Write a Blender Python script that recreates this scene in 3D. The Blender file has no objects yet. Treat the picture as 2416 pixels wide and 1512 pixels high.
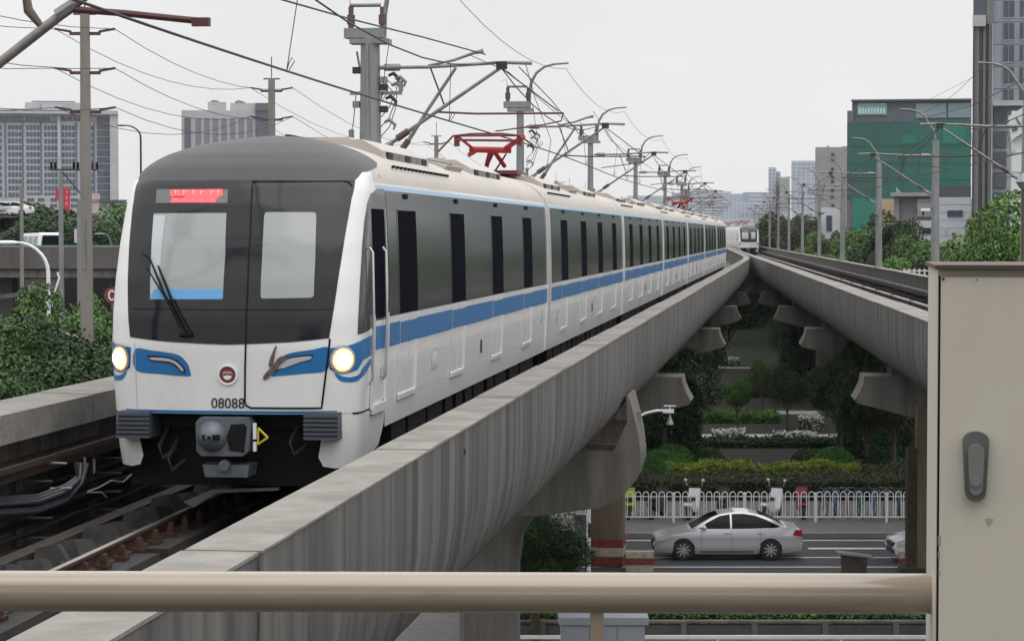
import bpy, bmesh, math, random
import numpy as np
from mathutils import Vector, Matrix
R = math.radians
# ------------------------------------------------------------------ camera, world, sun, exposure
S = bpy.context.scene
COL = S.collection
EYE = 10.07                       # eye height above the street
FPX = 5400.0                      # focal length in units of a 2416 px wide frame
PITCH = math.atan(204.0 / FPX)
cd = bpy.data.cameras.new('camera'); cam = bpy.data.objects.new('camera', cd); COL.objects.link(cam)
cd.lens = 36.0 * FPX / 2416.0; cd.sensor_width = 36.0
cd.clip_start = 0.1; cd.clip_end = 6000
cam.location = (0, 0, EYE); cam.rotation_euler = (math.pi / 2 - PITCH, 0, 0)
S.camera = cam
W = bpy.data.worlds.new('World'); S.world = W; W.use_nodes = True
nt = W.node_tree; nt.nodes.clear()
def N(t, **k):
    n = nt.nodes.new(t)
    for a, b in k.items(): setattr(n, a, b)
    return n
SUN_EL, SUN_AZ = 68.0, 140.0      # azimuth clockwise from +Y; the sun stands high behind and right of the camera
sky = N('ShaderNodeTexSky'); sky.sky_type = 'NISHITA'; sky.sun_disc = False
sky.sun_elevation = R(SUN_EL); sky.sun_rotation = R(SUN_AZ); sky.dust_density = 6.0; sky.air_density = 1.0
hsv = N('ShaderNodeHueSaturation'); hsv.inputs['Saturation'].default_value = 0.12
nt.links.new(sky.outputs[0], hsv.inputs['Color'])
# overcast cloud cover: grey white, brighter towards the zenith, faint soft billows
tc = N('ShaderNodeTexCoord'); sep = N('ShaderNodeSeparateXYZ'); nt.links.new(tc.outputs['Generated'], sep.inputs[0])
ramp = N('ShaderNodeValToRGB'); nt.links.new(sep.outputs['Z'], ramp.inputs[0])
e = ramp.color_ramp.elements
e[0].position = 0.0; e[0].color = (6.35, 6.35, 6.3, 1); e[1].position = 1.0; e[1].color = (15.5, 15.5, 15.8, 1)
m_ = e.new(0.12); m_.color = (6.5, 6.52, 6.56, 1); m_ = e.new(0.5); m_.color = (11.0, 11.0, 11.15, 1)
nz = N('ShaderNodeTexNoise'); nz.inputs['Scale'].default_value = 2.6; nz.inputs['Detail'].default_value = 4
mp = N('ShaderNodeMapping'); mp.inputs['Scale'].default_value = (1, 1, 2.2)
nt.links.new(tc.outputs['Generated'], mp.inputs[0]); nt.links.new(mp.outputs[0], nz.inputs['Vector'])
mr = N('ShaderNodeMapRange'); mr.inputs['From Min'].default_value = .3; mr.inputs['From Max'].default_value = .7
mr.inputs['To Min'].default_value = .925; mr.inputs['To Max'].default_value = 1.06
nt.links.new(nz.outputs[0], mr.inputs[0])
mul = N('ShaderNodeVectorMath', operation='SCALE'); nt.links.new(ramp.outputs[0], mul.inputs[0]); nt.links.new(mr.outputs[0], mul.inputs['Scale'])
mix = N('ShaderNodeMix', data_type='RGBA'); mix.inputs['Factor'].default_value = 0.93
nt.links.new(hsv.outputs[0], mix.inputs['A']); nt.links.new(mul.outputs[0], mix.inputs['B'])
bg = N('ShaderNodeBackground'); bg.inputs['Strength'].default_value = 0.14
nt.links.new(mix.outputs['Result'], bg.inputs['Color'])
wo = N('ShaderNodeOutputWorld'); nt.links.new(bg.outputs[0], wo.inputs['Surface'])
sl = bpy.data.lights.new('sun', 'SUN'); sl.energy = 0.9; sl.angle = R(60); sl.color = (1.0, .965, .92)
so = bpy.data.objects.new('sun', sl); COL.objects.link(so)
so.rotation_euler = (R(90 - SUN_EL), 0, R(-SUN_AZ) + math.pi)
S.view_settings.view_transform = 'Standard'; S.view_settings.look = 'None'
S.view_settings.exposure = 0.0; S.view_settings.gamma = 1.0; S.view_settings.use_curve_mapping = False

# ------------------------------------------------------------------ pixel measurements of the photograph -> points in the place
CP, SP = math.cos(PITCH), math.sin(PITCH)
def ray(x, y):
    a = (x - 1208) / FPX; b = (755.0 - y) / FPX
    return Vector((a, CP + b * SP, -SP + b * CP))
def at(x, y, Y):
    d = ray(x, y); return Vector((0, 0, EYE)) + d * (Y / d.y)
def atz(x, y, z=0.0):
    d = ray(x, y); return Vector((0, 0, EYE)) + d * ((z - EYE) / d.z)
def px(p):
    v = Vector(p) - Vector((0, 0, EYE)); f = v.y * CP - v.z * SP; u = v.y * SP + v.z * CP
    return (1208 + FPX * v.x / f, 755 - FPX * u / f)

# ------------------------------------------------------------------ materials
MATS = {}
def mat(name, col, rough=.6, metal=0.0, var=0.0, scale=4.0, stretch=(1, 1, 1), bump=0.0, bscale=None, col2=None, spec=.5,
        emit=None, estr=0.0, island=0.0, detail=4, lo=.35, hi=.65, coat=0.0, coord='Position', dirt_sheen=None):
    if name in MATS: return MATS[name]
    m = bpy.data.materials.new(name); m.use_nodes = True; t = m.node_tree; ns = t.nodes; L = t.links
    b = ns['Principled BSDF']; b.inputs['Roughness'].default_value = rough; b.inputs['Metallic'].default_value = metal
    b.inputs['Specular IOR Level'].default_value = spec; b.inputs['Base Color'].default_value = (*col, 1)
    b.inputs['Coat Weight'].default_value = coat
    if emit: b.inputs['Emission Color'].default_value = (*emit, 1); b.inputs['Emission Strength'].default_value = estr
    if var or col2 or bump or island or dirt_sheen:
        if coord == 'Position': g = ns.new('ShaderNodeNewGeometry'); src = g.outputs['Position']
        else: g = ns.new('ShaderNodeTexCoord'); src = g.outputs['Object']
        mp = ns.new('ShaderNodeMapping'); mp.inputs['Scale'].default_value = stretch; L.new(src, mp.inputs[0])
        n = ns.new('ShaderNodeTexNoise'); n.inputs['Scale'].default_value = scale; n.inputs['Detail'].default_value = detail
        n.inputs['Roughness'].default_value = .62
        L.new(mp.outputs[0], n.inputs['Vector'])
        r = ns.new('ShaderNodeMapRange'); r.inputs['From Min'].default_value = lo; r.inputs['From Max'].default_value = hi
        L.new(n.outputs[0], r.inputs[0])
        mx = ns.new('ShaderNodeMix'); mx.data_type = 'RGBA'; L.new(r.outputs[0], mx.inputs['Factor'])
        c2 = col2 if col2 else tuple(c * (1 - var) for c in col)
        mx.inputs['A'].default_value = (*c2, 1); mx.inputs['B'].default_value = (*col, 1)
        out = mx.outputs['Result']
        if dirt_sheen:                                   # (colour, scale, stretch, lo, hi): a second layer of stains, or of painted sheen streaks
            dc, ds, dst, dlo, dhi = dirt_sheen
            mp2 = ns.new('ShaderNodeMapping'); mp2.inputs['Scale'].default_value = dst; L.new(src, mp2.inputs[0])
            n2 = ns.new('ShaderNodeTexNoise'); n2.inputs['Scale'].default_value = ds; n2.inputs['Detail'].default_value = 6
            n2.inputs['Roughness'].default_value = .7
            L.new(mp2.outputs[0], n2.inputs['Vector'])
            r2 = ns.new('ShaderNodeMapRange'); r2.inputs['From Min'].default_value = dlo; r2.inputs['From Max'].default_value = dhi
            L.new(n2.outputs[0], r2.inputs[0])
            m3 = ns.new('ShaderNodeMix'); m3.data_type = 'RGBA'; L.new(r2.outputs[0], m3.inputs['Factor'])
            L.new(out, m3.inputs['A']); m3.inputs['B'].default_value = (*dc, 1); out = m3.outputs['Result']
        if island:
            oi = ns.new('ShaderNodeObjectInfo'); ho = ns.new('ShaderNodeHueSaturation'); ro = ns.new('ShaderNodeMapRange'); ro.inputs['To Min'].default_value = .75; ro.inputs['To Max'].default_value = 1.25
            L.new(oi.outputs['Random'], ro.inputs[0]); L.new(ro.outputs[0], ho.inputs['Value']); L.new(out, ho.inputs['Color']); out = ho.outputs[0]
            g2 = ns.new('ShaderNodeNewGeometry'); hs = ns.new('ShaderNodeHueSaturation')
            r3 = ns.new('ShaderNodeMapRange'); r3.inputs['To Min'].default_value = 1 - island; r3.inputs['To Max'].default_value = 1 + island
            L.new(g2.outputs['Random Per Island'], r3.inputs[0]); L.new(r3.outputs[0], hs.inputs['Value'])
            L.new(out, hs.inputs['Color']); out = hs.outputs[0]
        L.new(out, b.inputs['Base Color'])
        if bump:
            bp = ns.new('ShaderNodeBump'); bp.inputs['Strength'].default_value = bump; bp.inputs['Distance'].default_value = .02
            if bscale:
                n4 = ns.new('ShaderNodeTexNoise'); n4.inputs['Scale'].default_value = bscale; n4.inputs['Detail'].default_value = 5
                L.new(mp.outputs[0], n4.inputs['Vector']); L.new(n4.outputs[0], bp.inputs['Height'])
            else: L.new(n.outputs[0], bp.inputs['Height'])
            L.new(bp.outputs[0], b.inputs['Normal'])
    MATS[name] = m
    return m

# ------------------------------------------------------------------ mesh builder
class MB:
    def __init__(s): s.v = []; s.f = []; s.m = []
    def add(s, vs, fs, mi=0):
        o = len(s.v); s.v += [tuple(p) for p in vs]
        for q in fs: s.f.append(tuple(o + i for i in q)); s.m.append(mi)
        return s
    def box(s, x0, x1, y0, y1, z0, z1, mi=0, M=None):
        vs = [(x, y, z) for z in (z0, z1) for y in (y0, y1) for x in (x0, x1)]
        if M is not None: vs = [M @ Vector(p) for p in vs]
        return s.add(vs, [(0, 2, 3, 1), (4, 5, 7, 6), (0, 1, 5, 4), (2, 6, 7, 3), (0, 4, 6, 2), (1, 3, 7, 5)], mi)
    def bar(s, a, b, w, h, mi=0, up=(0, 0, 1)):
        a = Vector(a); b = Vector(b); d = b - a; L_ = d.length; d.normalize(); up = Vector(up)
        if abs(d.dot(up)) > .99: up = Vector((0, 1, 0))
        x = d.cross(up).normalized(); z = x.cross(d)
        M = Matrix((x, d, z)).transposed().to_4x4(); M.translation = a
        return s.box(-w / 2, w / 2, 0, L_, -h / 2, h / 2, mi, M)
    def tube(s, pts, r, n=8, mi=0, cap=True):
        pts = [Vector(p) for p in pts]; k = len(pts); rs = r if isinstance(r, (list, tuple)) else [r] * k
        o = len(s.v); up = None
        for i, p in enumerate(pts):
            d = (pts[min(i + 1, k - 1)] - pts[max(i - 1, 0)]).normalized()
            if up is None:
                up = Vector((0, 0, 1)) if abs(d.z) < .9 else Vector((1, 0, 0))
            x = d.cross(up)
            if x.length < 1e-4: x = d.cross(Vector((0, 1, 0)))
            x.normalize(); up = x.cross(d).normalized()
            for j in range(n):
                a = 2 * math.pi * j / n
                q = p + (x * math.cos(a) + up * math.sin(a)) * rs[i]; s.v.append(tuple(q))
        for i in range(k - 1):
            for j in range(n):
                a = o + i * n + j; b = o + i * n + (j + 1) % n
                s.f.append((a, b, b + n, a + n)); s.m.append(mi)
        if cap:
            s.f.append(tuple(o + j for j in range(n))[::-1]); s.m.append(mi)
            s.f.append(tuple(o + (k - 1) * n + j for j in range(n))); s.m.append(mi)
        return s
    def cyl(s, c, r, h, n=16, axis='z', mi=0):
        c = Vector(c); d = {'x': Vector((1, 0, 0)), 'y': Vector((0, 1, 0)), 'z': Vector((0, 0, 1))}[axis]
        return s.tube([c - d * h / 2, c + d * h / 2], r, n, mi)
    def prism(s, poly, y0, y1, mi=0, M=None):       # poly in (x,z), extruded along y
        n = len(poly); vs = [(x, y0, z) for x, z in poly] + [(x, y1, z) for x, z in poly]
        if M is not None: vs = [M @ Vector(p) for p in vs]
        return s.add(vs, [tuple(range(n)), tuple(range(2 * n - 1, n - 1, -1))] + [(i, i + n, (i + 1) % n + n, (i + 1) % n) for i in range(n)], mi)
    def blob(s, c, rx, ry, rz, nu=14, nv=8, mi=0, zmin=-1):
        vs = []; fs = []
        for i in range(nv + 1):
            ph = math.pi * i / nv
            for j in range(nu):
                th = 2 * math.pi * j / nu
                vs.append((c[0] + rx * math.sin(ph) * math.cos(th), c[1] + ry * math.sin(ph) * math.sin(th), c[2] + rz * max(zmin, math.cos(ph))))
        for i in range(nv):
            for j in range(nu):
                a = i * nu + j; b = i * nu + (j + 1) % nu; fs.append((a, a + nu, b + nu, b))
        return s.add(vs, fs, mi)
    def mesh(s, name, mats, smooth=None):
        me = bpy.data.meshes.new(name); me.from_pydata(s.v, [], s.f)
        for m in (mats if isinstance(mats, (list, tuple)) else [mats]): me.materials.append(m)
        if any(s.m): me.polygons.foreach_set('material_index', s.m)
        me.update()
        if smooth is None: smooth = 40
        if smooth:
            me.polygons.foreach_set('use_smooth', [True] * len(me.polygons)); me.set_sharp_from_angle(angle=R(smooth))
        return me
    def build(s, name, mats, parent=None, smooth=None, loc=None):
        return link(name, s.mesh(name, mats, smooth), parent, loc)
def link(name, data, parent=None, loc=None, rot=None, scale=None):
    o = bpy.data.objects.new(name, data); COL.objects.link(o)
    if parent is not None: o.parent = parent
    if loc is not None: o.location = loc
    if rot is not None: o.rotation_euler = rot
    if scale is not None: o.scale = scale
    return o
def tag(o, label, cat, group=None, kind=None):
    if label: o['label'] = label
    if cat: o['category'] = cat
    if group: o['group'] = group
    if kind: o['kind'] = kind
    return o
def thing(name, label, cat, loc=(0, 0, 0), rz=0.0, group=None, scale=None):
    o = link(name, None, None, loc, (0, 0, rz), scale); o.empty_display_size = .3
    return tag(o, label, cat, group)
def structure(name, mb, m, smooth=None):
    o = mb.build(name, m, None, smooth) if isinstance(mb, MB) else link(name, mb); o['kind'] = 'structure'; return o
def copy_tree(o, label=None, parent=None):
    c = o.copy(); COL.objects.link(c); c.parent = parent
    for ch in list(o.children): copy_tree(ch, None, c)
    if label: c['label'] = label
    return c
ORD = ['nearest', 'second nearest', 'third nearest', 'fourth nearest', 'fifth nearest', 'sixth nearest', 'seventh nearest', 'eighth nearest',
       'ninth nearest', 'tenth nearest', 'eleventh nearest', 'twelfth nearest', 'thirteenth nearest', 'fourteenth nearest', 'fifteenth nearest', 'sixteenth nearest']
def text_mesh(name, txt, size, depth=.0, m=None):
    cu = bpy.data.curves.new(name, 'FONT'); cu.body = txt; cu.size = size; cu.extrude = depth; cu.align_x = 'CENTER'; cu.align_y = 'CENTER'
    o = bpy.data.objects.new(name, cu); COL.objects.link(o)
    dg = bpy.context.evaluated_depsgraph_get(); dg.update()
    me = bpy.data.meshes.new_from_object(o.evaluated_get(dg)); bpy.data.objects.remove(o)
    me.name = name; me.materials.clear()
    if m: me.materials.append(m)
    return me

# ------------------------------------------------------------------ palette
concrete = mat('weathered concrete', (.160, .152, .142), .85, 0, var=.52, scale=1.1, lo=.38, hi=.66, stretch=(1.7, 1.7, .12), bump=.6, bscale=6,
               dirt_sheen=((.045, .041, .038), 1.9, (1.5, 1.5, .06), .48, .68))
concrete_top = mat('worn concrete coping', (.25, .234, .21), .9, 0, var=.3, scale=2.2, bump=.6, bscale=18,
                   dirt_sheen=((.13, .12, .105), .8, (1, 1, 1), .48, .72))
concrete_pale = mat('pale concrete', (.175, .162, .147), .85, 0, var=.25, scale=1.6, stretch=(1.5, 1.5, .25), bump=.3, bscale=8,
                    dirt_sheen=((.065, .058, .05), 1.2, (1.5, 1.5, .12), .45, .70))
concrete_brown = mat('brown stained concrete', (.15, .115, .085), .9, 0, var=.35, scale=1.5, stretch=(1.5, 1.5, .4), bump=.3, bscale=8)
deckc = mat('track bed concrete', (.034, .031, .029), .95, 0, var=.4, scale=3, bump=.6, bscale=14)
rust = mat('rusty steel', (.075, .036, .022), .85, .2, var=.5, scale=7, bump=.4)
rust_dark = mat('dark rusty steel', (.045, .032, .027), .8, .2, var=.4, scale=5)
railtop = mat('polished rail head', (.42, .40, .38), .35, .9)
black = mat('black equipment', (.006, .006, .007), .7, spec=.2)
blackrub = mat('black rubber', (.015, .015, .016), .75)
galv = mat('galvanised steel', (.27, .28, .28), .5, .55, var=.25, scale=3, stretch=(1, 1, .3))
tubem = mat('weathered tube', (.25, .235, .225), .5, .5, var=.3, scale=4)
wirem = mat('dark wire', (.035, .03, .03), .6, .3)
maroon = mat('dark red tube', (.10, .035, .035), .5, .3, var=.3, scale=4)
porcelain = mat('brown porcelain', (.09, .05, .045), .35)
whitep = mat('white painted metal', (.74, .75, .77), .45, 0, var=.08, scale=3)
# ------------------------------------------------------------------ train body surface
THETA = 0.12196; RAIL = EYE - 3.10; S0 = 23.945
DV = Vector((math.sin(THETA), math.cos(THETA), 0)); NV = Vector((math.cos(THETA), -math.sin(THETA), 0))
def along(s, o, z=0.0): return DV * s + NV * o + Vector((0, 0, z))
RING = [(1.31, .50), (1.35, .88), (1.375, 1.35), (1.40, 1.9), (1.40, 2.5), (1.385, 3.1), (1.365, 3.5), (1.335, 3.66), (1.26, 3.82), (1.12, 3.96), (.90, 4.075), (.62, 4.165), (.32, 4.225), (0, 4.25)]
def _cat(P, n=10):
    out = []
    for i in range(len(P) - 1):
        p0 = P[max(i - 1, 0)]; p1 = P[i]; p2 = P[i + 1]; p3 = P[min(i + 2, len(P) - 1)]
        for k in range(n):
            t = k / n
            out.append(tuple(.5 * (2 * b + (c - a) * t + (2 * a - 5 * b + 4 * c - d) * t * t + (3 * b - a - 3 * c + d) * t ** 3) for a, b, c, d in zip(p0, p1, p2, p3)))
    out.append(P[-1]); return out
_r = _cat(RING); _v = [0.0]
for i in range(1, len(_r)): _v.append(_v[-1] + math.hypot(_r[i][0] - _r[i - 1][0], _r[i][1] - _r[i - 1][1]))
_w = [p[0] for p in _r]; _h = [p[1] for p in _r]; VMAX = _v[-1]
def HV(v): return float(np.interp(v, _v, _h))
def WV(v): return float(np.interp(v, _v, _w))
def VH(h): return float(np.interp(h, _h, _v))
RK = ([.5, 1.0, 1.9, 2.2, 2.6, 3.0, 3.4, 3.65, 3.85, 4.0, 4.12, 4.2, 4.25], [.10, .03, 0, .03, .13, .28, .48, .64, .86, 1.15, 1.55, 2.0, 2.5])
def rake(h): return float(np.interp(h, *RK))
ND = .62; NE = 3.0
def P(q, v):
    h = HV(v); w = WV(v); s0 = rake(h); a = min(abs(q), 1.0) * math.pi / 2
    u = w * math.sin(a) ** (2 / NE) if q else 0.0
    # blend of super-ellipse parametrisations keeps the spacing even near the centre line
    u = w * (.45 * math.sin(a) ** (2 / NE) + .55 * math.sin(a)) if abs(q) < 1 else w
    e = 1 - min(1.0, (abs(u) / w if w > 1e-6 else 1)) ** NE
    s = s0 + ND * (1 - e ** (1 / NE)) if w > 1e-6 else s0 + ND * (1 - math.cos(a))
    if abs(q) > 1: s = s0 + ND + (abs(q) - 1)
    return Vector((math.copysign(u, q), s, h))
def PN(q, v, off=0.0):
    p = P(q, v); d = 1e-3
    a = P(q + d, v) - P(q - d, v); b = P(q, min(v + d, VMAX)) - P(q, v - d)
    n = a.cross(b)
    if n.length < 1e-9: n = Vector((0, -1, 0))
    n.normalize()
    return p + n * off, n
Tloc = along(S0, -6.02, RAIL); TM = Matrix.Translation(Tloc) @ Matrix.Rotation(-THETA, 4, 'Z')
def tpx(q, v): return px(TM @ P(q, v))
_grid = [(q, v, *tpx(q, v)) for q in np.linspace(-1.3, 2.6, 80) for v in np.linspace(0, VMAX - .02, 60)]
def inv(x, y):
    best = min((g for g in _grid if PN(g[0], g[1])[1].y < .35 or g[0] > .9), key=lambda g: (g[2] - x) ** 2 + (g[3] - y) ** 2) if False else min(_grid, key=lambda g: (g[2] - x) ** 2 + (g[3] - y) ** 2 + (400 if g[0] < -1.02 else 0))
    q, v = best[0], best[1]
    for _ in range(12):
        X, Y = tpx(q, v); d = 1e-3
        Xq, Yq = tpx(q + d, v); Xv, Yv = tpx(q, v + d)
        a, b, c, e_ = (Xq - X) / d, (Xv - X) / d, (Yq - Y) / d, (Yv - Y) / d
        det = a * e_ - b * c
        if abs(det) < 1e-6: break
        dx, dy = x - X, y - Y
        dq = (e_ * dx - b * dy) / det; dv = (a * dy - c * dx) / det
        q += max(-.15, min(.15, dq)); v += max(-.15, min(.15, dv)); v = max(0, min(VMAX - .002, v))
    return (q, v)
def c4(*P_): return [inv((300 + x / 2.16) / 1.3228, (400 + y / 2.16) / 1.3228) for x, y in P_]
def c5(*P_): return [inv((300 + x / 2.16) / 1.3228, (1000 + y / 2.16) / 1.3228) for x, y in P_]
def smooth_poly(pts, n=5, closed=True):
    out = []; k = len(pts)
    for i in range(k if closed else k - 1):
        g = (lambda j: pts[j % k]) if closed else (lambda j: pts[max(0, min(k - 1, j))])
        p0, p1, p2, p3 = g(i - 1), g(i), g(i + 1), g(i + 2)
        for j in range(n):
            t = j / n
            out.append(tuple(.5 * (2 * b + (c - a) * t + (2 * a - 5 * b + 4 * c - d) * t * t + (3 * b - a - 3 * c + d) * t ** 3) for a, b, c, d in zip(p0, p1, p2, p3)))
    if not closed: out.append(pts[-1])
    return out
def patch(name, poly, off, m, parent, dq=.06, dv=.06, thick=0.0, fn=None):
    """flat polygon in surface coordinates (q, v), cut on a grid and laid on the body"""
    fn = fn or PN
    bm = bmesh.new(); vs = [bm.verts.new((q, v, 0)) for q, v in poly]; bm.faces.new(vs)
    bmesh.ops.triangulate(bm, faces=bm.faces[:])
    qs = [p[0] for p in poly]; vv = [p[1] for p in poly]
    for ax, lo, hi, st in ((0, min(qs), max(qs), dq), (1, min(vv), max(vv), dv)):
        k = math.ceil(lo / st) * st
        while k < hi:
            co = [0, 0, 0]; co[ax] = k; no = [0, 0, 0]; no[ax] = 1
            bmesh.ops.bisect_plane(bm, geom=bm.verts[:] + bm.edges[:] + bm.faces[:], plane_co=co, plane_no=no, dist=1e-5); k += st
    bm.normal_update()
    if sum(f.normal.z * f.calc_area() for f in bm.faces) < 0: bmesh.ops.reverse_faces(bm, faces=bm.faces[:])
    ends = []
    for w in bm.verts:
        p, n = fn(w.co.x, w.co.y, off); w.co = p
    me = bpy.data.meshes.new(name); bm.to_mesh(me); bm.free(); me.materials.append(m)
    me.polygons.foreach_set('use_smooth', [True] * len(me.polygons))
    return link(name, me, parent)
def seam(name, pts, r, m, parent, off=.0, n=6, sub=6):
    pp = []
    for i in range(len(pts) - 1):
        for j in range(sub): t = j / sub; pp.append((pts[i][0] * (1 - t) + pts[i + 1][0] * t, pts[i][1] * (1 - t) + pts[i + 1][1] * t))
    pp.append(pts[-1])
    return MB().tube([PN(q, v, off)[0] for q, v in pp], r, n).build(name, m, parent, 60)
def mir(poly): return [(-q, v) for q, v in poly]

trainw = mat('white train paint', (.68, .68, .675), .30, 0, var=.05, scale=.8, coat=.3, dirt_sheen=((.52, .50, .47), .7, (1.2, .5, .5), .56, .85))
trainroof = mat('beige grey roof paint', (.45, .415, .375), .6, 0, var=.12, scale=1.2, stretch=(1, .4, 1))
blue = mat('blue livery', (.008, .125, .33), .38, coat=.12)
blue_lt = mat('pale blue edge line', (.28, .42, .60), .35)
glassband = mat('grey side glazing', (.052, .054, .058), .13, 0, var=.35, scale=.5, stretch=(1, .6, .15), spec=.26)
maskm = mat('glossy black front mask', (.009, .010, .013), .10, spec=.36)
capm = mat('dark grey front roof', (.052, .052, .055), .5, spec=.3)
doorglass = mat('black door glass', (.004, .005, .010), .9, spec=.02)  # matte black glass; shade of the door recess is put into its colour
paneg = mat('lit cab window', (.27, .285, .285), .10, 0, spec=.6)  # opaque pale grey panes of the cab front
slate = mat('slate buffer', (.050, .058, .075), .55)
coup = mat('coupler grey', (.115, .13, .15), .5, .2, var=.3, scale=8)
led_r = mat('red display', (.5, .05, .06), .4, emit=(1, .10, .12), estr=.75)
lampcore = mat('headlight core', (1, 1, .95), .3, emit=(1, .95, .88), estr=9)
lamphalo = mat('headlight rim glow', (1, .7, .5), .3, emit=(1, .45, .2), estr=1.0)  # orange glowing disc that stands in for the lamp's bloom
silver = mat('silver trim', (.55, .55, .56), .3, .6)
trimgrey = mat('grey light trim', (.42, .42, .43), .35)
darkblue = mat('navy trim', (.01, .015, .05), .4)
plast0 = mat('dark grille', (.05, .05, .05), .7)
pantored = mat('pantograph red', (.42, .02, .016), .45, 0, var=.3, scale=6)
pantodark = mat('pantograph maroon', (.13, .015, .02), .5)

def side_poly(parent, name, pts, off, m, s_side=1, dv=.25):
    """polygon in (s, h) laid on the car side"""
    def fn(s, h, off):
        v = VH(h); p = Vector((WV(v), s, h)); d = 1e-2
        t = Vector((WV(v + d) - WV(v - d), 0, HV(v + d) - HV(v - d))); n = Vector((t.z, 0, -t.x)).normalized()
        p = p + n * off; p.x *= s_side; return p, n
    return patch(name, pts, off, m, parent, 50, dv, fn=fn)

def side_prism(mb, s0, s1, h0, h1, off0, off1, mi=0, side=1):
    """raised strip that follows the curve of the car side"""
    k = max(2, int((h1 - h0) / .2)); vs = []; fs = []
    for i in range(k + 1):
        h = h0 + (h1 - h0) * i / k; w = WV(VH(h))
        for s, o in ((s0, off0), (s0, off1), (s1, off1), (s1, off0)): vs.append(((w + o) * side, s, h))
    for i in range(k):
        for j in range(4): fs.append((i * 4 + j, i * 4 + (j + 1) % 4, i * 4 + 4 + (j + 1) % 4, i * 4 + 4 + j))
    fs += [(3, 2, 1, 0), (4 * k, 4 * k + 1, 4 * k + 2, 4 * k + 3)]
    mb.add(vs, fs, mi)

STR0, STR1 = 1.80, 2.07          # blue stripe
BND0, BND1 = 2.15, 3.60          # grey glazing band
DOORM = {}
def add_door(parent, s, side=1):
    key = side
    if key not in DOORM:
        a = MB()                                       # leaf frame below the glazing
        side_prism(a, -.72, -.62, 1.20, STR0 - .01, .003, .012, 0, side); side_prism(a, .58, .70, 1.20, STR0 - .01, .003, .028, 0, side); side_prism(a, -.70, -.64, STR1 + .01, 2.12, .003, .010, 0, side); side_prism(a, .64, .70, STR1 + .01, 2.12, .003, .022, 0, side)
        side_prism(a, -.64, .64, 1.14, 1.20, .003, .030, 0, side); side_prism(a, -.02, .02, 1.2, STR0 - .01, .004, .014, 0, side)
        side_prism(a, -.60, -.03, 1.2, 2.13, .004, .009, 0, side); side_prism(a, .03, .6, 1.2, 2.13, .004, .009, 0, side)
        side_prism(a, -.60, .60, STR0 + .01, STR1 - .01, .010, .013, 1, side)
        g = MB(); side_prism(g, -.65, .67, 2.16, 3.38, .002, .007, 0, side)
        jb = MB(); side_prism(jb, -.70, -.65, 2.16, 3.40, .002, .007, 0, side)
        wl_ = MB(); side_prism(wl_, -.92, -.74, 1.22, 2.10, .002, .005, 0, side)
        lm = MB().box(side * 1.36, side * 1.385, -.10, -.03, 3.52, 3.58).box(side * 1.36, side * 1.385, .02, .09, 3.52, 3.58)
        DOORM[key] = (a.mesh('door', [trainw, blue]), g.mesh('door_glass', doorglass), jb.mesh('door_jamb', glassband), lm.mesh('door_indicator_lamp', black))
    d = link('door', DOORM[key][0], parent, (0, s, 0))
    for k, nme in ((1, 'door_glass'), (2, 'door_jamb'), (3, 'door_indicator_lamp')): 
        link(nme, DOORM[key][k], parent, (0, s, 0))
    return d

def shell_mesh(name, s_start, s_end):
    a = MB(); vs_ = [v for v in np.linspace(VH(.88), VMAX, 46)]; k = len(vs_)
    rows = []
    for s in (s_start, s_end):
        row = [(WV(v), s, HV(v)) for v in vs_]; row += [(-x, y, z) for x, y, z in row[-2::-1]]; rows.append(row)
    n = len(rows[0]); a.add(rows[0] + rows[1], [(i, i + n, i + n + 1, i + 1) for i in range(n - 1)])
    kk = next(i for i, v in enumerate(vs_) if HV(v) > 3.66)
    a.m = [1 if kk <= i < n - 1 - kk else 0 for i in range(n - 1)]
    o = len(a.v); a.add([rows[0][i] for i in range(n)], [tuple(range(n - 1, -1, -1))]); a.add([rows[1][i] for i in range(n)], [tuple(range(n))])
    return a.mesh(name, [trainw, trainroof], 35)
def under(parent, s0, s1):
    a = MB().box(-1.15, 1.15, s0, s1, .42, .95)
    r = random.Random(7); s = s0 + .3
    while s < s1 - 1.2:
        l = r.uniform(.6, 1.8); a.box(-1.28, 1.28, s, min(s + l, s1 - .2), .32, .9); s += l + r.uniform(.15, .5)
    a.build('underframe', black, parent)
    for c in (s0 + 3.0, s1 - 3.0):
        b = MB()
        for ds in (-1.05, 1.05):
            for x in (-.72, .72): b.cyl((x, c + ds, .42), .42, .13, 20, 'x')
        b.box(-1.05, -.85, c - 1.5, c + 1.5, .35, .6).box(.85, 1.05, c - 1.5, c + 1.5, .35, .6)
        b.build('bogie', black, parent)
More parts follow.
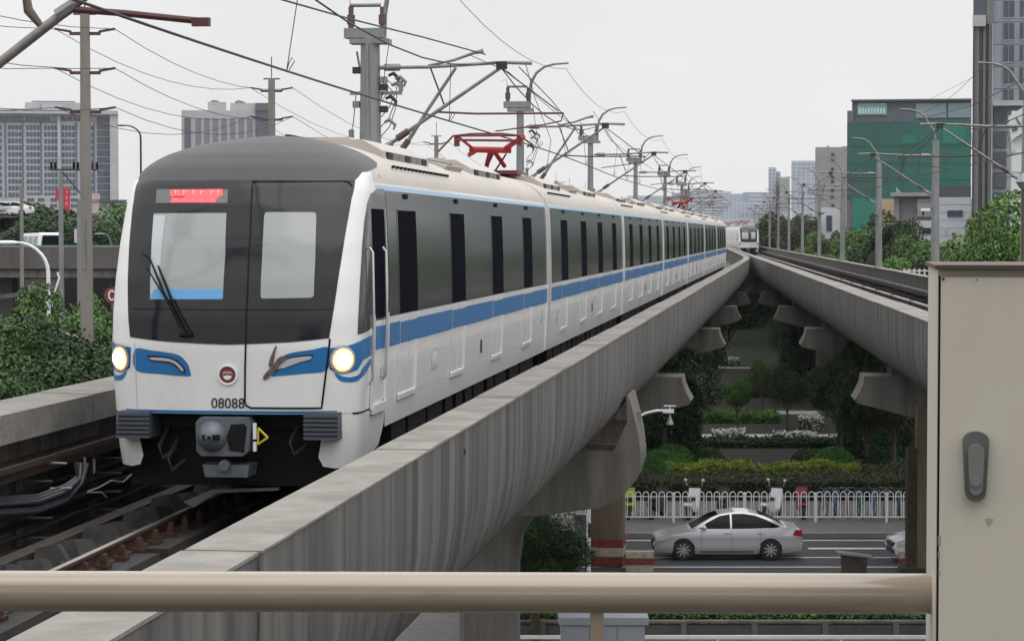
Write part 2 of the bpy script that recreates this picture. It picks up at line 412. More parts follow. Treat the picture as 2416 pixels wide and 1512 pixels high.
def roof_kit(parent, s0, L_, grill=True):
    for i, (c, l) in enumerate(((s0 + L_ * .22, 3.6), (s0 + L_ * .70, 3.6))):
        a = MB()
        pl = [(-1.0, 3.95), (1.0, 3.95), (.97, 4.13), (.72, 4.27), (-.72, 4.27), (-.97, 4.13)]
        a.prism([(x, z) for x, z in pl], c - l / 2, c + l / 2)
        a.prism([(-.55, 4.25), (.55, 4.25), (.45, 4.32), (-.45, 4.32)], c - l / 2 + .5, c + l / 2 - .6)
        a.build('air_conditioner', trainroof, parent)
        if 'gr' not in DOORM: DOORM['gr'] = [MB().box(.965, 1.005, 0, .33, 4.03, 4.12).mesh('grille', m_) for m_ in (rust_dark, mat('grille grey', (.2, .19, .18), .7))]
        for k in range(7): link('grille', DOORM['gr'][1 if k % 3 else 0], parent, (0, c - l / 2 + .25 + k * .45, 0))
    if 'vent' not in DOORM: DOORM['vent'] = MB().box(1.20, 1.235, 0, .08, 3.893, 3.927).mesh('vent_slot', black)
    for k in range(16): link('vent_slot', DOORM['vent'], parent, (0, s0 + 1.2 + k * .29, 0))
    a = MB().prism([(.3, 4.15), (.95, 4.02), (1.02, 4.10), (.3, 4.27)], s0 + L_ * .42, s0 + L_ * .52); a.build('roof_hatch', trainroof, parent)
    b = MB().box(-.02, .03, s0 + .8, s0 + L_ - .8, 4.25, 4.29).box(.62, .66, s0 + 6.3, s0 + 11.6, 4.14, 4.20); b.build('roof_conduit', rust_dark, parent)

def pantograph(parent, s):
    a = MB(); z0 = 4.42; zt = 5.06
    a.tube([(-.15, s + .75, z0 + .05), (.0, s + .25, z0 + .36)], .05, 8).tube([(.22, s + .75, z0 + .05), (.05, s + .25, z0 + .36)], .045, 8)
    a.tube([(-.42, s + .2, z0 + .37), (.42, s + .2, z0 + .35)], .065, 10)
    a.tube([(.30, s + .2, z0 + .38), (.72, s - .3, zt - .04)], .055, 8).tube([(-.34, s + .2, z0 + .38), (-.56, s - .3, zt - .05)], .03, 8)
    a.tube([(-.30, s + .2, z0 + .34), (-.45, s + .2, z0 + .25)], .05, 6)
    a.build('pantograph_arm', pantored, parent)
    b = MB().tube([(-.98, s - .3, zt - .33), (-.68, s - .3, zt - .02), (-.3, s - .3, zt + .02), (.3, s - .3, zt + .02), (.66, s - .3, zt - .02), (.92, s - .3, zt - .22)], .022, 6)
    b.tube([(-.64, s - .08, zt - .01), (.64, s - .08, zt - .01)], .022, 6).tube([(-.60, s - .3, zt - .10), (.62, s - .3, zt - .12)], .028, 6)
    b.box(-.66, -.58, s - .3, s - .05, zt - .22, zt).box(.6, .68, s - .3, s - .05, zt - .22, zt)
    b.tube([(-.2, s + .9, z0 - .05), (.05, s + .3, z0 + .3)], .02, 6).tube([(.0, s + .9, z0 - .05), (.3, s + .35, z0 + .28)], .02, 6)
    b.box(-.5, .5, s + .5, s + 1.3, z0 - .12, z0 - .04); b.box(-.45, -.35, s + .6, s + .7, z0 - .28, z0 - .1).box(.35, .45, s + .6, s + .7, z0 - .28, z0 - .1)
    b.build('pantograph_head', pantodark, parent)

CARR = {}
def carriage(train, s0, panto=False, first=False):
    if 'c' not in CARR:
        CARR['c'] = shell_mesh('carriage', 0.22, 19.28)
    c = link('carriage', CARR['c'], train, (0, s0, 0))
    for sd in (1, -1):
        side_poly(c, 'side_glazing', [(.24, BND0), (19.26, BND0), (19.26, BND1), (.24, BND1)], .003, glassband, sd)
        side_poly(c, 'glazing_edge_line', [(.24, BND1), (19.26, BND1), (19.26, BND1 + .05), (.24, BND1 + .05)], .003, blue_lt, sd)
        side_poly(c, 'blue_stripe', [(.24, STR0), (19.26, STR0), (19.26, STR1), (.24, STR1)], .003, blue, sd)
    for s in (3.1, 7.5, 11.9, 16.3): add_door(c, s, 1)
    for ss in (.22, 19.20): e = MB(); side_prism(e, ss, ss + .08, .9, 3.78, .0, .022); e.build('end_moulding', trainw, c)
    MB().box(-.9, .9, 19.2, 19.8, .9, 3.6).build('gangway', black, c)
    MB().box(1.385, 1.402, 1.55, 1.95, 1.42, 1.62).build('hatch', trimgrey, c); MB().box(1.388, 1.404, 9.6, 9.66, 1.3, 1.5).build('hatch', plast0, c)
    under(c, .5, 19.0); roof_kit(c, .4, 18.6)
    if panto: pantograph(c, panto)
    return c

def lead_car(train):
    # white shell with the raked nose
    a = MB(); qs = [-1.0 + 2.0 * i / 56 for i in range(57)]; vs_ = list(np.linspace(VH(1.17), VMAX, 70))
    cols = []
    ends = [('e', 1)] 
    def colp(fn): return [fn(v) for v in vs_]
    cols.append(colp(lambda v: Vector((-WV(v), 19.28, HV(v)))))
    cols.append(colp(lambda v: Vector((-WV(v), 5.0, HV(v)))))
    for q in [-1.8, -1.2] + qs + [1.2, 1.8]: cols.append(colp(lambda v, q=q: P(q, v)))
    cols.append(colp(lambda v: Vector((WV(v), 5.0, HV(v))))); cols.append(colp(lambda v: Vector((WV(v), 19.28, HV(v)))))
    k = len(vs_); allv = [p for c in cols for p in c]; fs = []; ms = []
    for i in range(len(cols) - 1):
        for j in range(k - 1):
            fs.append((i * k + j, (i + 1) * k + j, (i + 1) * k + j + 1, i * k + j + 1)); ms.append(1 if HV(vs_[j]) > 3.66 and (i < 3 or i > len(cols) - 5) else 0)
    a.add(allv, fs); a.m = ms
    b = a.mesh('lead_car', [trainw, trainroof], 50)
    car = link('lead_car', b, train)
    # lower side panels and the front aprons
    for sd in (1, -1):
        side_poly(car, 'skirt_panel', [(2.05, .88), (19.28, .88), (19.28, 1.168), (1.95, 1.168)], 0, trainw, sd)
        v = VH
        ap = [(.52, v(1.165)), (2.33, v(1.165)), (2.31, v(.92)), (2.05, v(.70)), (1.35, v(.60)), (.62, v(.575)), (.52, v(.60)), (.48, v(.70)), (.50, v(.95))]
        patch('apron', ap if sd > 0 else mir(ap), 0.0, trainw, car)
        ap2 = [(q * .985, vv) for q, vv in ap]
        patch('apron_lining', ap2 if sd > 0 else mir(ap2), -.05, black, car)
        seam('seam', [(sd * .80, v(1.165)), (sd * 1.0, v(1.162)), (sd * 1.6, v(1.165)), (sd * 2.3, v(1.2))], .011, black, car)
    patch('blue_sill', [(-.62, VH(1.175)), (.62, VH(1.175)), (.62, VH(1.205)), (-.62, VH(1.205))], .004, blue, car)
    # black front mask; only the camera-right boundary is measured, the other is its mirror
    rb = c4((1300, 1440), (1570, 1412), (1600, 1230), (1640, 960), (1690, 650), (1722, 470), (1745, 350), (1790, 295), (1890, 262))
    bl = c4((1009, 1457))[0]
    half = [(0, bl[1] - .0)] + rb[:7]
    vcap = rb[6][1]
    mk = half + [(0, vcap)] 
    full = [(0, bl[1])] + rb[:7] + mir(rb[:7])[::-1]
    patch('front_mask', full, .006, maskm, car)
    q9 = rb[8]; top = VMAX - .004
    capr = rb[6:9] + [(2.0, VH(3.93)), (1.75, VH(4.05)), (1.5, VH(4.15)), (1.35, top)]
    patch('front_roof_cap', capr + mir(capr)[::-1], .006, capm, car, dv=.04)
    seam('seam', [(-q, vv) for q, vv in c4((1735, 385))] + c4((1735, 385)), .004, black, car, sub=40)
    # panes
    lp = c4((392, 575), (880, 572), (872, 850), (857, 1145), (845, 1153), (366, 1153), (372, 880))
    patch('windscreen_pane', lp, .010, paneg, car)
    patch('window_shelf', c4((395, 1085), (858, 1085), (855, 1140), (846, 1150), (372, 1150), (380, 1110)), .013, mat('blue desk edge', (.10, .32, .60), .4), car)
    patch('pale_post', c4((390, 590), (470, 590), (440, 860), (425, 1075), (372, 1120), (376, 870)), .0125, mat('pale cab post', (.42, .45, .46), .35), car)
    rp = c4((1155, 566), (1466, 567), (1480, 572), (1484, 588), (1478, 850), (1467, 1120), (1462, 1134), (1448, 1141), (1128, 1147), (1114, 1142), (1110, 1126), (1122, 850), (1134, 590), (1141, 572))
    patch('door_window_pane', rp, .010, paneg, car)
    patch('display_housing', c4((412, 412), (890, 414), (886, 505), (404, 505)), .009, mat('display housing', (.11, .115, .115), .3), car)
    patch('destination_display', c4((500, 418), (852, 412), (856, 455), (820, 470), (806, 504), (503, 504), (505, 480), (520, 468), (500, 455)), .012, led_r, car)
    d2 = MB()
    blackrow = c4((520, 462), (560, 466), (600, 462))
    seam('display_text', blackrow, .006, mat('display gap', (.15, .03, .03), .5), car, .013)
    for i, (x, w) in enumerate(((530, 30), (585, 34), (650, 26), (700, 34), (770, 36), (815, 22))):
        seam('display_text', c4((x, 430), (x + w, 430)), .0045, mat('display glyph', (.6, .25, .2), .5, emit=(1, .45, .35), estr=.6), car, .013)
        seam('display_text', c4((x + 8, 420), (x + 8, 450)), .0045, MATS['display glyph'], car, .013)
        if i < 5: seam('display_text', c4((x, 486), (x + w * .7, 486)), .0045, MATS['display glyph'], car, .013)
    # emergency door outline
    seam('door_seam', c4((1725, 392), (1705, 366), (1680, 360), (1055, 362), (1040, 700), (1022, 1100), (1009, 1457)) + c5((1005, 300), (1003, 545), (1015, 572), (1045, 586), (1300, 588), (1520, 587), (1545, 380), (1572, 160), (1575, 120)), .011, black, car, .004)
    seam('seam', c4((252, 1215), (1000, 1222), (1600, 1218)), .005, black, car, .007, sub=10)
    seam('seam', c5((262, 150), (268, 350), (278, 585)), .0035, trimgrey, car, .002)
    # blue wings, light trims
    wl = smooth_poly(c5((262, 190), (370, 198), (480, 212), (560, 232), (615, 285), (636, 345), (636, 370), (580, 371), (440, 358), (266, 330)), 3)
    patch('blue_wing', wl, .004, blue, car)
    wr = smooth_poly(c5((1575, 180), (1450, 195), (1330, 212), (1262, 238), (1240, 290), (1185, 368), (1235, 370), (1400, 355), (1560, 328)), 3)
    patch('blue_wing', wr, .004, blue, car)
    for k, (o_, i_) in enumerate((((354, 230), (482, 240), (545, 262), (590, 305), (608, 346), (572, 344), (535, 305), (490, 285), (380, 272), (360, 255)),
                                  ((1457, 226), (1330, 237), (1260, 262), (1218, 310), (1200, 350), (1235, 330), (1290, 288), (1435, 270), (1450, 250)))  and
                                 ((((354, 230), (482, 240), (545, 262), (590, 305), (608, 346), (572, 344), (535, 305), (490, 285), (380, 272), (360, 255)),
                                   ((368, 246), (480, 252), (540, 274), (580, 312), (592, 336), (574, 332), (545, 298), (492, 272), (384, 262))),
                                  (((1457, 226), (1330, 237), (1260, 262), (1218, 310), (1200, 350), (1235, 330), (1290, 288), (1435, 270), (1450, 250)),
                                   ((1445, 238), (1330, 248), (1262, 272), (1228, 310), (1220, 328), (1280, 284), (1432, 262))))):
        patch('light_bezel', smooth_poly(c5(*o_), 3), .009, darkblue, car)
        patch('marker_light', smooth_poly(c5(*i_), 3), .014, trimgrey, car)
    # stripe that sweeps from the headlamp on to the side, both sides
    sw = c5((1562, 186), (1700, 165), (1800, 120), (1886, 78)) + [(1.85, VH(2.05))]
    sw = c5((1562, 186), (1700, 166), (1800, 122), (1886, 76), (1886, 208), (1800, 262), (1760, 330), (1690, 352), (1620, 345), (1575, 326))
    patch('headlight_surround', sw, .004, blue, car); patch('headlight_surround', mir(sw), .004, blue, car)
    sw2 = smooth_poly(c5((1605, 350), (1660, 372), (1720, 378), (1775, 355), (1812, 300), (1862, 240), (1880, 236), (1850, 290), (1805, 365), (1755, 405), (1690, 412), (1640, 398)), 3)  # thin blue livery line below the headlight surround
    patch('surround_shadow_line', sw2, .005, blue, car); patch('surround_shadow_line', mir(sw2), .005, blue, car)
    for sd in (1, -1):
        (q0, v0), = c5((1662, 262))
        q0 *= sd
        def disc(nm, rad, off, m, rx=1.0):
            c, n = PN(q0, v0); ux = n.cross(Vector((0, 0, 1))).normalized() * -1; uz = ux.cross(n)
            vs = []; 
            for k in range(28):
                a_ = 2 * math.pi * k / 28; vs.append(c + n * off + ux * math.cos(a_) * rad * rx + uz * math.sin(a_) * rad)
            ctr = c + n * (off + rad * .25)
            MB().add([ctr] + vs, [(0, 1 + k, 1 + (k + 1) % 28) for k in range(28)] + [(0, 1 + (k + 1) % 28, 1 + k) for k in range(28)]).build(nm, m, car, 80)
        disc('headlight_lens', .155, .004, mat('headlight lens', (.45, .50, .55), .15, 0, coat=.5)); disc('headlight_rim', .126, .012, lamphalo); disc('headlight', .080, .045, lampcore)
    # emblem and fleet number
    (qe, ve), = c5((887, 363))
    c, n = PN(qe, ve)
    def pl(mb, u, w, off): 
        ux = Vector((1, 0, 0)); uz = ux.cross(n) * -1
        if uz.z < 0: uz = -uz
        return c + ux * u + uz * w + n * off
    em = MB(); K = 40
    for r0, r1, mi, off in ((.155, .125, 0, .02),):
        vs = []
        for k in range(K):
            a_ = 2 * math.pi * k / K
            for rr, oo in ((.113, .004), (.109, .018), (.092, .018), (.088, .007)): vs.append(pl(None, rr * math.cos(a_), rr * math.sin(a_), oo))
        em.add(vs, [(k * 4 + j, ((k + 1) % K) * 4 + j, ((k + 1) % K) * 4 + j + 1, k * 4 + j + 1) for k in range(K) for j in range(3)], 0)
    vs = [pl(None, .090 * math.cos(2 * math.pi * k / K), .090 * math.sin(2 * math.pi * k / K), .010) for k in range(K)]; em.add(vs, [tuple(range(K))], 1)
    up = [(-.085, .0), (-.06, .045), (-.03, .06), (0, .048), (.03, .06), (.06, .045), (.088, .0), (.045, .022), (0, .015), (-.04, .022)]
    em.add([pl(None, x * .72, y * .72, .014) for x, y in up], [tuple(range(len(up)))[::-1]], 2)
    lo_ = [(-.07, -.015), (0, -.005), (.07, -.015), (.045, -.06), (0, -.075), (-.045, -.06)]
    em.add([pl(None, x * .72, y * .72, .014) for x, y in lo_], [tuple(range(len(lo_)))], 0)
    em.build('emblem', [whitep, mat('emblem red', (.15, .03, .03), .4), mat('emblem pink', (.45, .28, .26), .4)], car, 0)
    (qn, vn), = c5((890, 557)); c2, n2 = PN(qn, vn)
    fm = text_mesh('fleet_number', '08088', .155, .001, black)
    o = link('fleet_number', fm, car, c2 + n2 * .010, (math.pi / 2, 0, math.atan2(n2.x, -n2.y) ))
    o.scale = (.96, 1, 1)
    # brown graphic over the door-side trim
    patch('brown_graphic', smooth_poly(c5((1128, 375), (1150, 345), (1200, 290), (1235, 245), (1290, 232), (1285, 262), (1240, 300), (1200, 350), (1150, 392), (1132, 394)), 3), .017, mat('brown film', (.05, .022, .028), .5, 0, col2=(.16, .12, .12), scale=30), car)
    patch('brown_graphic', smooth_poly(c5((1166, 300), (1172, 260), (1195, 200), (1212, 168), (1220, 172), (1208, 215), (1200, 270), (1185, 315)), 3), .017, MATS['brown film'], car)
    # wiper
    wp = MB(); pp = [PN(q, v, .05)[0] for q, v in c4((640, 1390), (520, 1160), (430, 935))]
    wp.tube(pp, [.02, .016, .010], 6); pp = [PN(q, v, .045)[0] for q, v in c4((612, 1380), (470, 1120), (372, 880), (320, 850))]; wp.tube(pp, [.014, .012, .010, .008], 6)
    pp = [PN(q, v, .06)[0] for q, v in c4((575, 1340), (480, 1150), (355, 945))]; wp.tube(pp, .008, 6)
    pp = [PN(q, v, .03)[0] for q, v in c4((570, 1390), (650, 1392))]; wp.tube(pp, .028, 8)
    wp.build('wiper', black, car)
    # side glazing ahead of and behind the cab door
    for sd in (1, -1):
        gb = [(q - 1, v) for q, v in c4((1762, 1388), (1800, 700), (1820, 520), (1845, 440), (1880, 405), (1915, 398))]
        gl = c4((1762, 1388), (1775, 1100), (1792, 800), (1808, 620), (1828, 500), (1850, 440), (1885, 412), (1925, 405))
        s2q = lambda s, h: (1 + s - rake(h) - ND, VH(h))
        gl = gl + [s2q(2.05, BND1), s2q(2.05, BND0)] + c4((1880, 1325))
        patch('cab_side_glazing', gl if sd > 0 else mir(gl), .004, glassband, car)
        side_poly(car, 'side_glazing', [(2.05, BND0), (19.26, BND0), (19.26, BND1), (2.05, BND1)], .003, glassband, sd)
        side_poly(car, 'glazing_edge_line', [(1.6, BND1), (19.26, BND1), (19.26, BND1 + .05), (1.5, BND1 + .05)], .003, blue_lt, sd)
        side_poly(car, 'blue_stripe', [(1.02, STR0 + .0), (19.26, STR0), (19.26, STR1), (1.02, STR1 + .0)], .0035, blue, sd)
    cdn = MB(); side_prism(cdn, 1.06, 1.88, 1.22, 2.13, .004, .012); side_prism(cdn, 1.0, 1.06, 1.15, 2.2, .004, .03); side_prism(cdn, 1.88, 1.94, 1.15, 2.2, .004, .03)
    cdn.m = cdn.m; side_prism(cdn, 1.06, 1.88, STR0 + .01, STR1, .012, .016, 1); side_prism(cdn, 1.06, 1.90, 1.10, 1.2, .004, .05)
    cdn.build('cab_door', [trainw, blue], car)
    g = MB(); side_prism(g, 1.12, 1.84, 2.16, 3.38, .004, .014); g.build('cab_door_window', doorglass, car)
    for s in (.80, 1.62):
        MB().tube([(WV(VH(h)) + (.02 if h in (1.45, 2.95) else .055), s, h) for h in (1.45, 1.5, 2.2, 2.9, 2.95)], .016, 8).build('grab_rail', silver, car)
    MB().box(1.385, 1.42, 1.5, 1.62, 1.5, 1.6).build('door_lock', trimgrey, car)
    side_seam = MB(); side_prism(side_seam, 2.045, 2.055, 1.2, 3.78, .001, .006); side_seam.build('seam', black, car)
    for s in (3.42, 7.62, 11.9, 16.05): add_door(car, s, 1)
    MB().box(1.375, 1.392, 5.3, 5.8, 1.36, 1.62).build('hatch', trimgrey, car); MB().box(1.385, 1.402, 10.0, 10.06, 1.32, 1.52).build('hatch', plast0, car); MB().box(1.385, 1.402, 18.2, 18.5, 1.5, 1.7).build('hatch', trimgrey, car)
    MB().box(1.388, 1.396, 5.38, 5.72, 1.42, 1.56).build('hatch_panel', trainw, car)
    e = MB(); side_prism(e, 19.20, 19.28, .9, 3.78, .0, .022); e.build('end_moulding', trainw, car)
    MB().box(-.9, .9, 19.2, 19.8, .9, 3.6).build('gangway', black, car)
    # things below the nose
    for x in (-1.03, 1.03):
        a = MB(); y0 = .02; a.box(x - .18, x + .18, y0, y0 + .9, .90, 1.19)
        for k in range(6): z = .905 + k * .048; a.prism([(x - .185, z), (x + .185, z), (x + .185, z + .030), (x - .185, z + .030)], y0 - .05, y0)
        a.box(x - math.copysign(.50, x) - .26 if x > 0 else x + .24, x - .24 if x > 0 else x + .5, y0 + .15, y0 + .7, .93, 1.2) if False else None
        a.build('anti_climber', slate, car)
    MB().box(-1.2, 1.2, .5, 2.0, .35, 1.16).box(-.8, .8, .35, .5, 1.0, 1.16).build('front_underframe', black, car)
    k = MB(); cz = .94; cy = -.12; 
    rr = [(-.30, cz - .16), (-.25, cz - .21), (.20, cz - .21), (.27, cz - .15), (.28, cz + .14), (.24, cz + .20), (-.26, cz + .20), (-.31, cz + .15)]
    k.prism(rr, cy, cy + .30); k.tube([(0, cy + .3, cz), (0, .6, cz)], .13, 12)
    k.tube([(-.13, cy, cz), (-.13, cy - .03, cz), (-.13, cy - .13, cz), (-.13, cy - .16, cz)], [.165, .16, .09, .02], 24)
    k.prism([(-.22, .50), (.24, .50), (.26, .63), (-.25, .63)], cy + .05, cy + .45); k.tube([(.0, cy - .02, cz - .31), (.0, cy + .1, cz - .31)], .06, 10)
    k.build('coupler', coup, car)
    k = MB(); hole = [(.06, cz - .15), (.22, cz - .17), (.25, cz + .1), (.22, cz + .14), (.08, cz + .13), (.03, cz)]
    k.prism(hole, cy - .006, cy + .02); k.cyl((-.12, cy - .165, cz), .02, .02, 8, 'y'); k.box(-.2, -.02, cy - .15, cy - .06, cz - .03, cz + .03); k.build('coupler_recess', black, car)
    y = MB(); tri = [(.345, cz - .09), (.352, cz + .085), (.455, cz - .015)]
    for i in range(3): a_, b_ = tri[i], tri[(i + 1) % 3]; y.tube([(a_[0], cy + .1, a_[1]), (b_[0], cy + .1, b_[1])], .012, 6)
    y.build('yellow_handle', mat('safety yellow', (.50, .43, .03), .5), car)
    MB().box(.305, .335, cy + .05, cy + .1, cz - .03, cz + .14).box(.305, .335, cy + .05, cy + .1, cz - .16, cz - .06).build('coupler_tag', whitep, car)
    for x, z, c in ((-.75, .75, 1), (-.65, .62, 1), (.7, .8, 1)):
        MB().tube([(x, .4, z + .25), (x - .05, .2, z + .05), (x, .15, z - .08), (x + .1, .35, z + .02)], .022, 6).build('hose', blackrub, car)
    MB().prism([(-.62, .16), (-.30, .30), (.45, .33), (.45, .30), (-.25, .26), (-.5, .10)], .5, .6).build('obstacle_guard', mat('worn grey guard', (.12, .12, .12), .7), car)
    under(car, 2.6, 19.0); roof_kit(car, 2.2, 16.5)
    return car

def build_train(label, n_cars, loc, rz, name='metro_train'):
    t = thing(name, label, 'train', loc, rz)
    lead_car(t)
    s = 19.5
    for i in range(n_cars - 1):
        carriage(t, s, panto=(1.9 if i in (0, 4) else False)); s += 19.5
    return t
train = build_train('long white metro train with blue stripe, grey glazing and lit headlights on the left viaduct', 7, Tloc, -THETA)
# ------------------------------------------------------------------ the two viaducts
def XR(y): return 8.01 + .0782 * y - (max(0, y - 330) ** 2) / 2400.0
def XL(y):
    a = .12255 * y - 6.065; b = XR(y) - 5.85
    return .5 * (a + b - math.sqrt((a - b) ** 2 + .36)) if y > 20 else a
def frame(Xf, y):
    d = Vector((Xf(y + .5) - Xf(y - .5), 1, 0)).normalized(); return Vector((Xf(y), y, 0)), d, Vector((d.y, -d.x, 0))
def sweep(mb, Xf, ys, prof, mi=0, closed=True, caps=True):
    n = len(prof); o = len(mb.v)
    for y in ys:
        c, d, nn = frame(Xf, y)
        for u, h in prof: mb.v.append(tuple(c + nn * u + Vector((0, 0, RAIL + h))))
    for i in range(len(ys) - 1):
        for j in range(n if closed else n - 1):
            a = o + i * n + j; b = o + i * n + (j + 1) % n; mb.f.append((a, a + n, b + n, b)); mb.m.append(mi)
    if caps:
        mb.f.append(tuple(o + j for j in range(n))); mb.m.append(mi); e = o + (len(ys) - 1) * n
        mb.f.append(tuple(e + j for j in range(n))[::-1]); mb.m.append(mi)
    return mb
def yspan(a, b, st): k = max(1, int(math.ceil((b - a) / st))); return [a + (b - a) * i / k for i in range(k + 1)]
OUT = [(2.85, 1.18), (2.85, .80), (2.84, .35), (2.79, 0), (2.68, -.30), (2.48, -.56), (2.18, -.76), (1.75, -.90), (1.2, -.98), (.5, -1.0)]
PROF = [(2.40, 1.18)] + OUT + [(-x, z) for x, z in OUT[::-1]] + [(-2.40, 1.18), (-2.55, .95), (-2.55, -.38), (2.55, -.38), (2.55, .95)]
ROWS = [14.0, 46.0, 69.5, 104.0, 136.0, 168.0, 200.0, 232.0, 264.0, 296.0, 330.0, 365.0, 400.0, 440.0, 480.0]
BND = [-20] + ROWS
def viaduct(Xf, label, side):
    t = thing('viaduct', label, 'viaduct', (0, 0, 0), 0, 'elevated metro viaducts')
    for i in range(len(BND) - 1):
        a, b = BND[i] + .03, BND[i + 1] - .03
        g = MB(); sweep(g, Xf, yspan(a, b, 4), PROF); g.build('girder', concrete, t, 50)
        for u in (1, -1):
            # long coping blocks with open joints along both edges
            L_ = 7.4 if i < 5 else 16
            ys = yspan(a, b, L_)
            for j in range(len(ys) - 1):
                if i > 6: break
                c = MB(); jig = .006 * ((j * 7 + i * 3) % 3 - 1)
                pr = [(u * 2.385, 1.183), (u * 2.862, 1.183), (u * 2.862, 1.205 + jig), (u * 2.385, 1.205 + jig)]
                if u < 0: pr = [(u * 2.862, 1.183), (u * 2.20, 1.183), (u * 2.20, 1.205 + jig), (u * 2.862, 1.205 + jig)]
                if side == 'L' and u < 0: pr = [(-2.862, 1.183), (-2.551, .90), (-2.20, .88), (-2.18, 1.20 + jig), (-2.862, 1.22 + jig)]
                sweep(c, Xf, [ys[j] + .012, ys[j + 1] - .012] if b < 190 else yspan(ys[j] + .02, ys[j + 1] - .02, 6), pr); c.build('coping_block', concrete_top, t, 30)
            if i > 6:
                c = MB(); sweep(c, Xf, yspan(a, b, 6), [(u * 2.385, 1.183), (u * 2.862, 1.183), (u * 2.862, 1.205), (u * 2.385, 1.205)]); c.build('coping_block', concrete_top, t, 30)
    for k, y in enumerate(ROWS[:-1]):
        if k > 9: break
        c, d, nn = frame(Xf, y)
        p = MB(); z1 = RAIL - 1.19; z0 = RAIL - 2.25; M = Matrix((nn, d, Vector((0, 0, 1)))).transposed().to_4x4(); M.translation = c
        hw = 3.05
        # fish-tail cap: flared ends, thinner towards the tips
        rt = [(1.1, z0 - .22), (hw - .06, z1 - .80), (hw, z1 - .70), (hw - .13, z1 - .48), (hw - .24, z1 - .22), (hw - .28, z1 + .02)]
        cap = [(-a_, b_) for a_, b_ in rt[::-1]] + rt
        if k == 1: cap = [(-hw, z1 + .02), (-hw - .02, z1 - .3), (-hw + .25, z0 + .25), (-hw + .8, z0 - .05), (-1.1, z0 - .2), (1.1, z0 - .2), (hw - .75, z0 - .02), (hw - .30, z0 + .22), (hw - .06, z1 - .55), (hw + .04, z1 - .22), (hw + .04, z1 + .02)]
        p.prism(cap, -.95, .95, 0, M)
        pier = p.build('pier_cap', concrete_pale, t, 30)
        if k == 1:
            MB().prism([(hw - .50, z1 + .022), (hw + .035, z1 + .022), (hw + .0, z1 + .35), (hw - .09, z1 + .75), (hw - .19, z1 + 1.12), (hw - .24, z1 + 1.12), (hw - .22, z1 + .6)], -.9, .9, 0, M).build('side_block', concrete_pale, t, 30)
        bb = MB()
        for u in (-1.55, 1.55): bb.box(u - .42, u + .42, -.7, -.15, z1 + .02, RAIL - .93, 0, M); bb.box(u - .42, u + .42, .15, .7, z1 + .02, RAIL - .93, 0, M)
        bb.build('bearing_pedestal', concrete_pale, t)
        cl = MB(); w = .56; xo = .42 if k == 2 else 0.0; ww = [(-w, -w + .12), (-w + .12, -w), (w - .12, -w), (w, -w + .12), (w, w - .12), (w - .12, w), (-w + .12, w), (-w, w - .12)]
        n = 8; lv = [(0, 1.0), (z0 - 1.3, 1.0), (z0 - .7, 1.15), (z0 - .2, 1.75)]
        vs = [M @ Vector((x * sc + xo, yy * (1 + (sc - 1) * .6), z)) for z, sc in lv for x, yy in ww]
        cl.add(vs, [(i * n + j, i * n + (j + 1) % n, (i + 1) * n + (j + 1) % n, (i + 1) * n + j) for i in range(len(lv) - 1) for j in range(n)])
        cl.build('column', concrete_brown if k == 2 else concrete_pale, t, 30)
        if k == 2:
            for q in range(3):
                s_ = MB(); s_.box(xo - w - .015, xo + w + .015, -w - .015, w + .015, .06 + q * .27, .06 + (q + 1) * .27 - .006, 0, M)
                s_.build('warning_band', [mat('faded red paint', (.22, .035, .03), .7, 0, var=.5, scale=5), mat('faded cream paint', (.42, .38, .30), .8, 0, var=.4, scale=6)][q % 2], t)
    return t
vl = viaduct(XL, 'grey concrete viaduct with curved belly under the train, from lower left to the middle', 'L')
vr = viaduct(XR, 'grey concrete viaduct with curved belly right of the gap, with the empty track', 'R')
# ------------------------------------------------------------------ tracks
RP = [(-.034, 0), (.034, 0), (.036, -.035), (.010, -.05), (.010, -.135), (.07, -.155), (.07, -.170), (-.07, -.170), (-.07, -.155), (-.010, -.135), (-.010, -.05), (-.036, -.035)]
RM_ = {}
def track(Xf, label, side):
    t = thing('railway_track', label, 'railway track', (0, 0, 0), 0, 'tracks on the viaducts')
    for u in (-.7525, .7525):
        r = MB(); sweep(r, Xf, yspan(-10, 440, 5), [(u + x, z) for x, z in RP]); o = r.build('rail', [rust, railtop], t, 30)
        me = o.data
        for p in me.polygons:
            if abs(p.normal.z) > .9 and p.center.z > RAIL - .01: p.material_index = 1
        y = -6.0; k = 0
        while y < 200:
            s_ = MB(); e = min(y + 3.3, 200)
            sweep(s_, Xf, [y, e - .35], [(u - .36, -.375), (u - .34, -.175), (u + .34, -.175), (u + .36, -.375)]); s_.build('track_slab', deckc, t, 30); y += 3.3
        if 'clip' not in RM_:
            f = MB().box(-.17, .17, -.08, .08, -.174, -.13)
            for sx in (-.115, .115): f.prism([(sx - .03, -.13), (sx + .03, -.13), (sx + .03, -.07), (sx + .015, -.02), (sx - .015, -.02), (sx - .03, -.07)], -.04, .04)
            RM_['clip'] = f.mesh('rail_clip', rust)
        y = 6.0
        while y < 60:
            c, d, nn = frame(Xf, y); link('rail_clip', RM_['clip'], t, c + nn * u + Vector((0, 0, RAIL)), (0, 0, -math.atan2(d.x, d.y))); y += .60
    return t
track(XL, 'rusty rails on concrete blocks running under the train on the left viaduct', 'L')
track(XR, 'empty brown rails on the right viaduct leading to the far train', 'R')
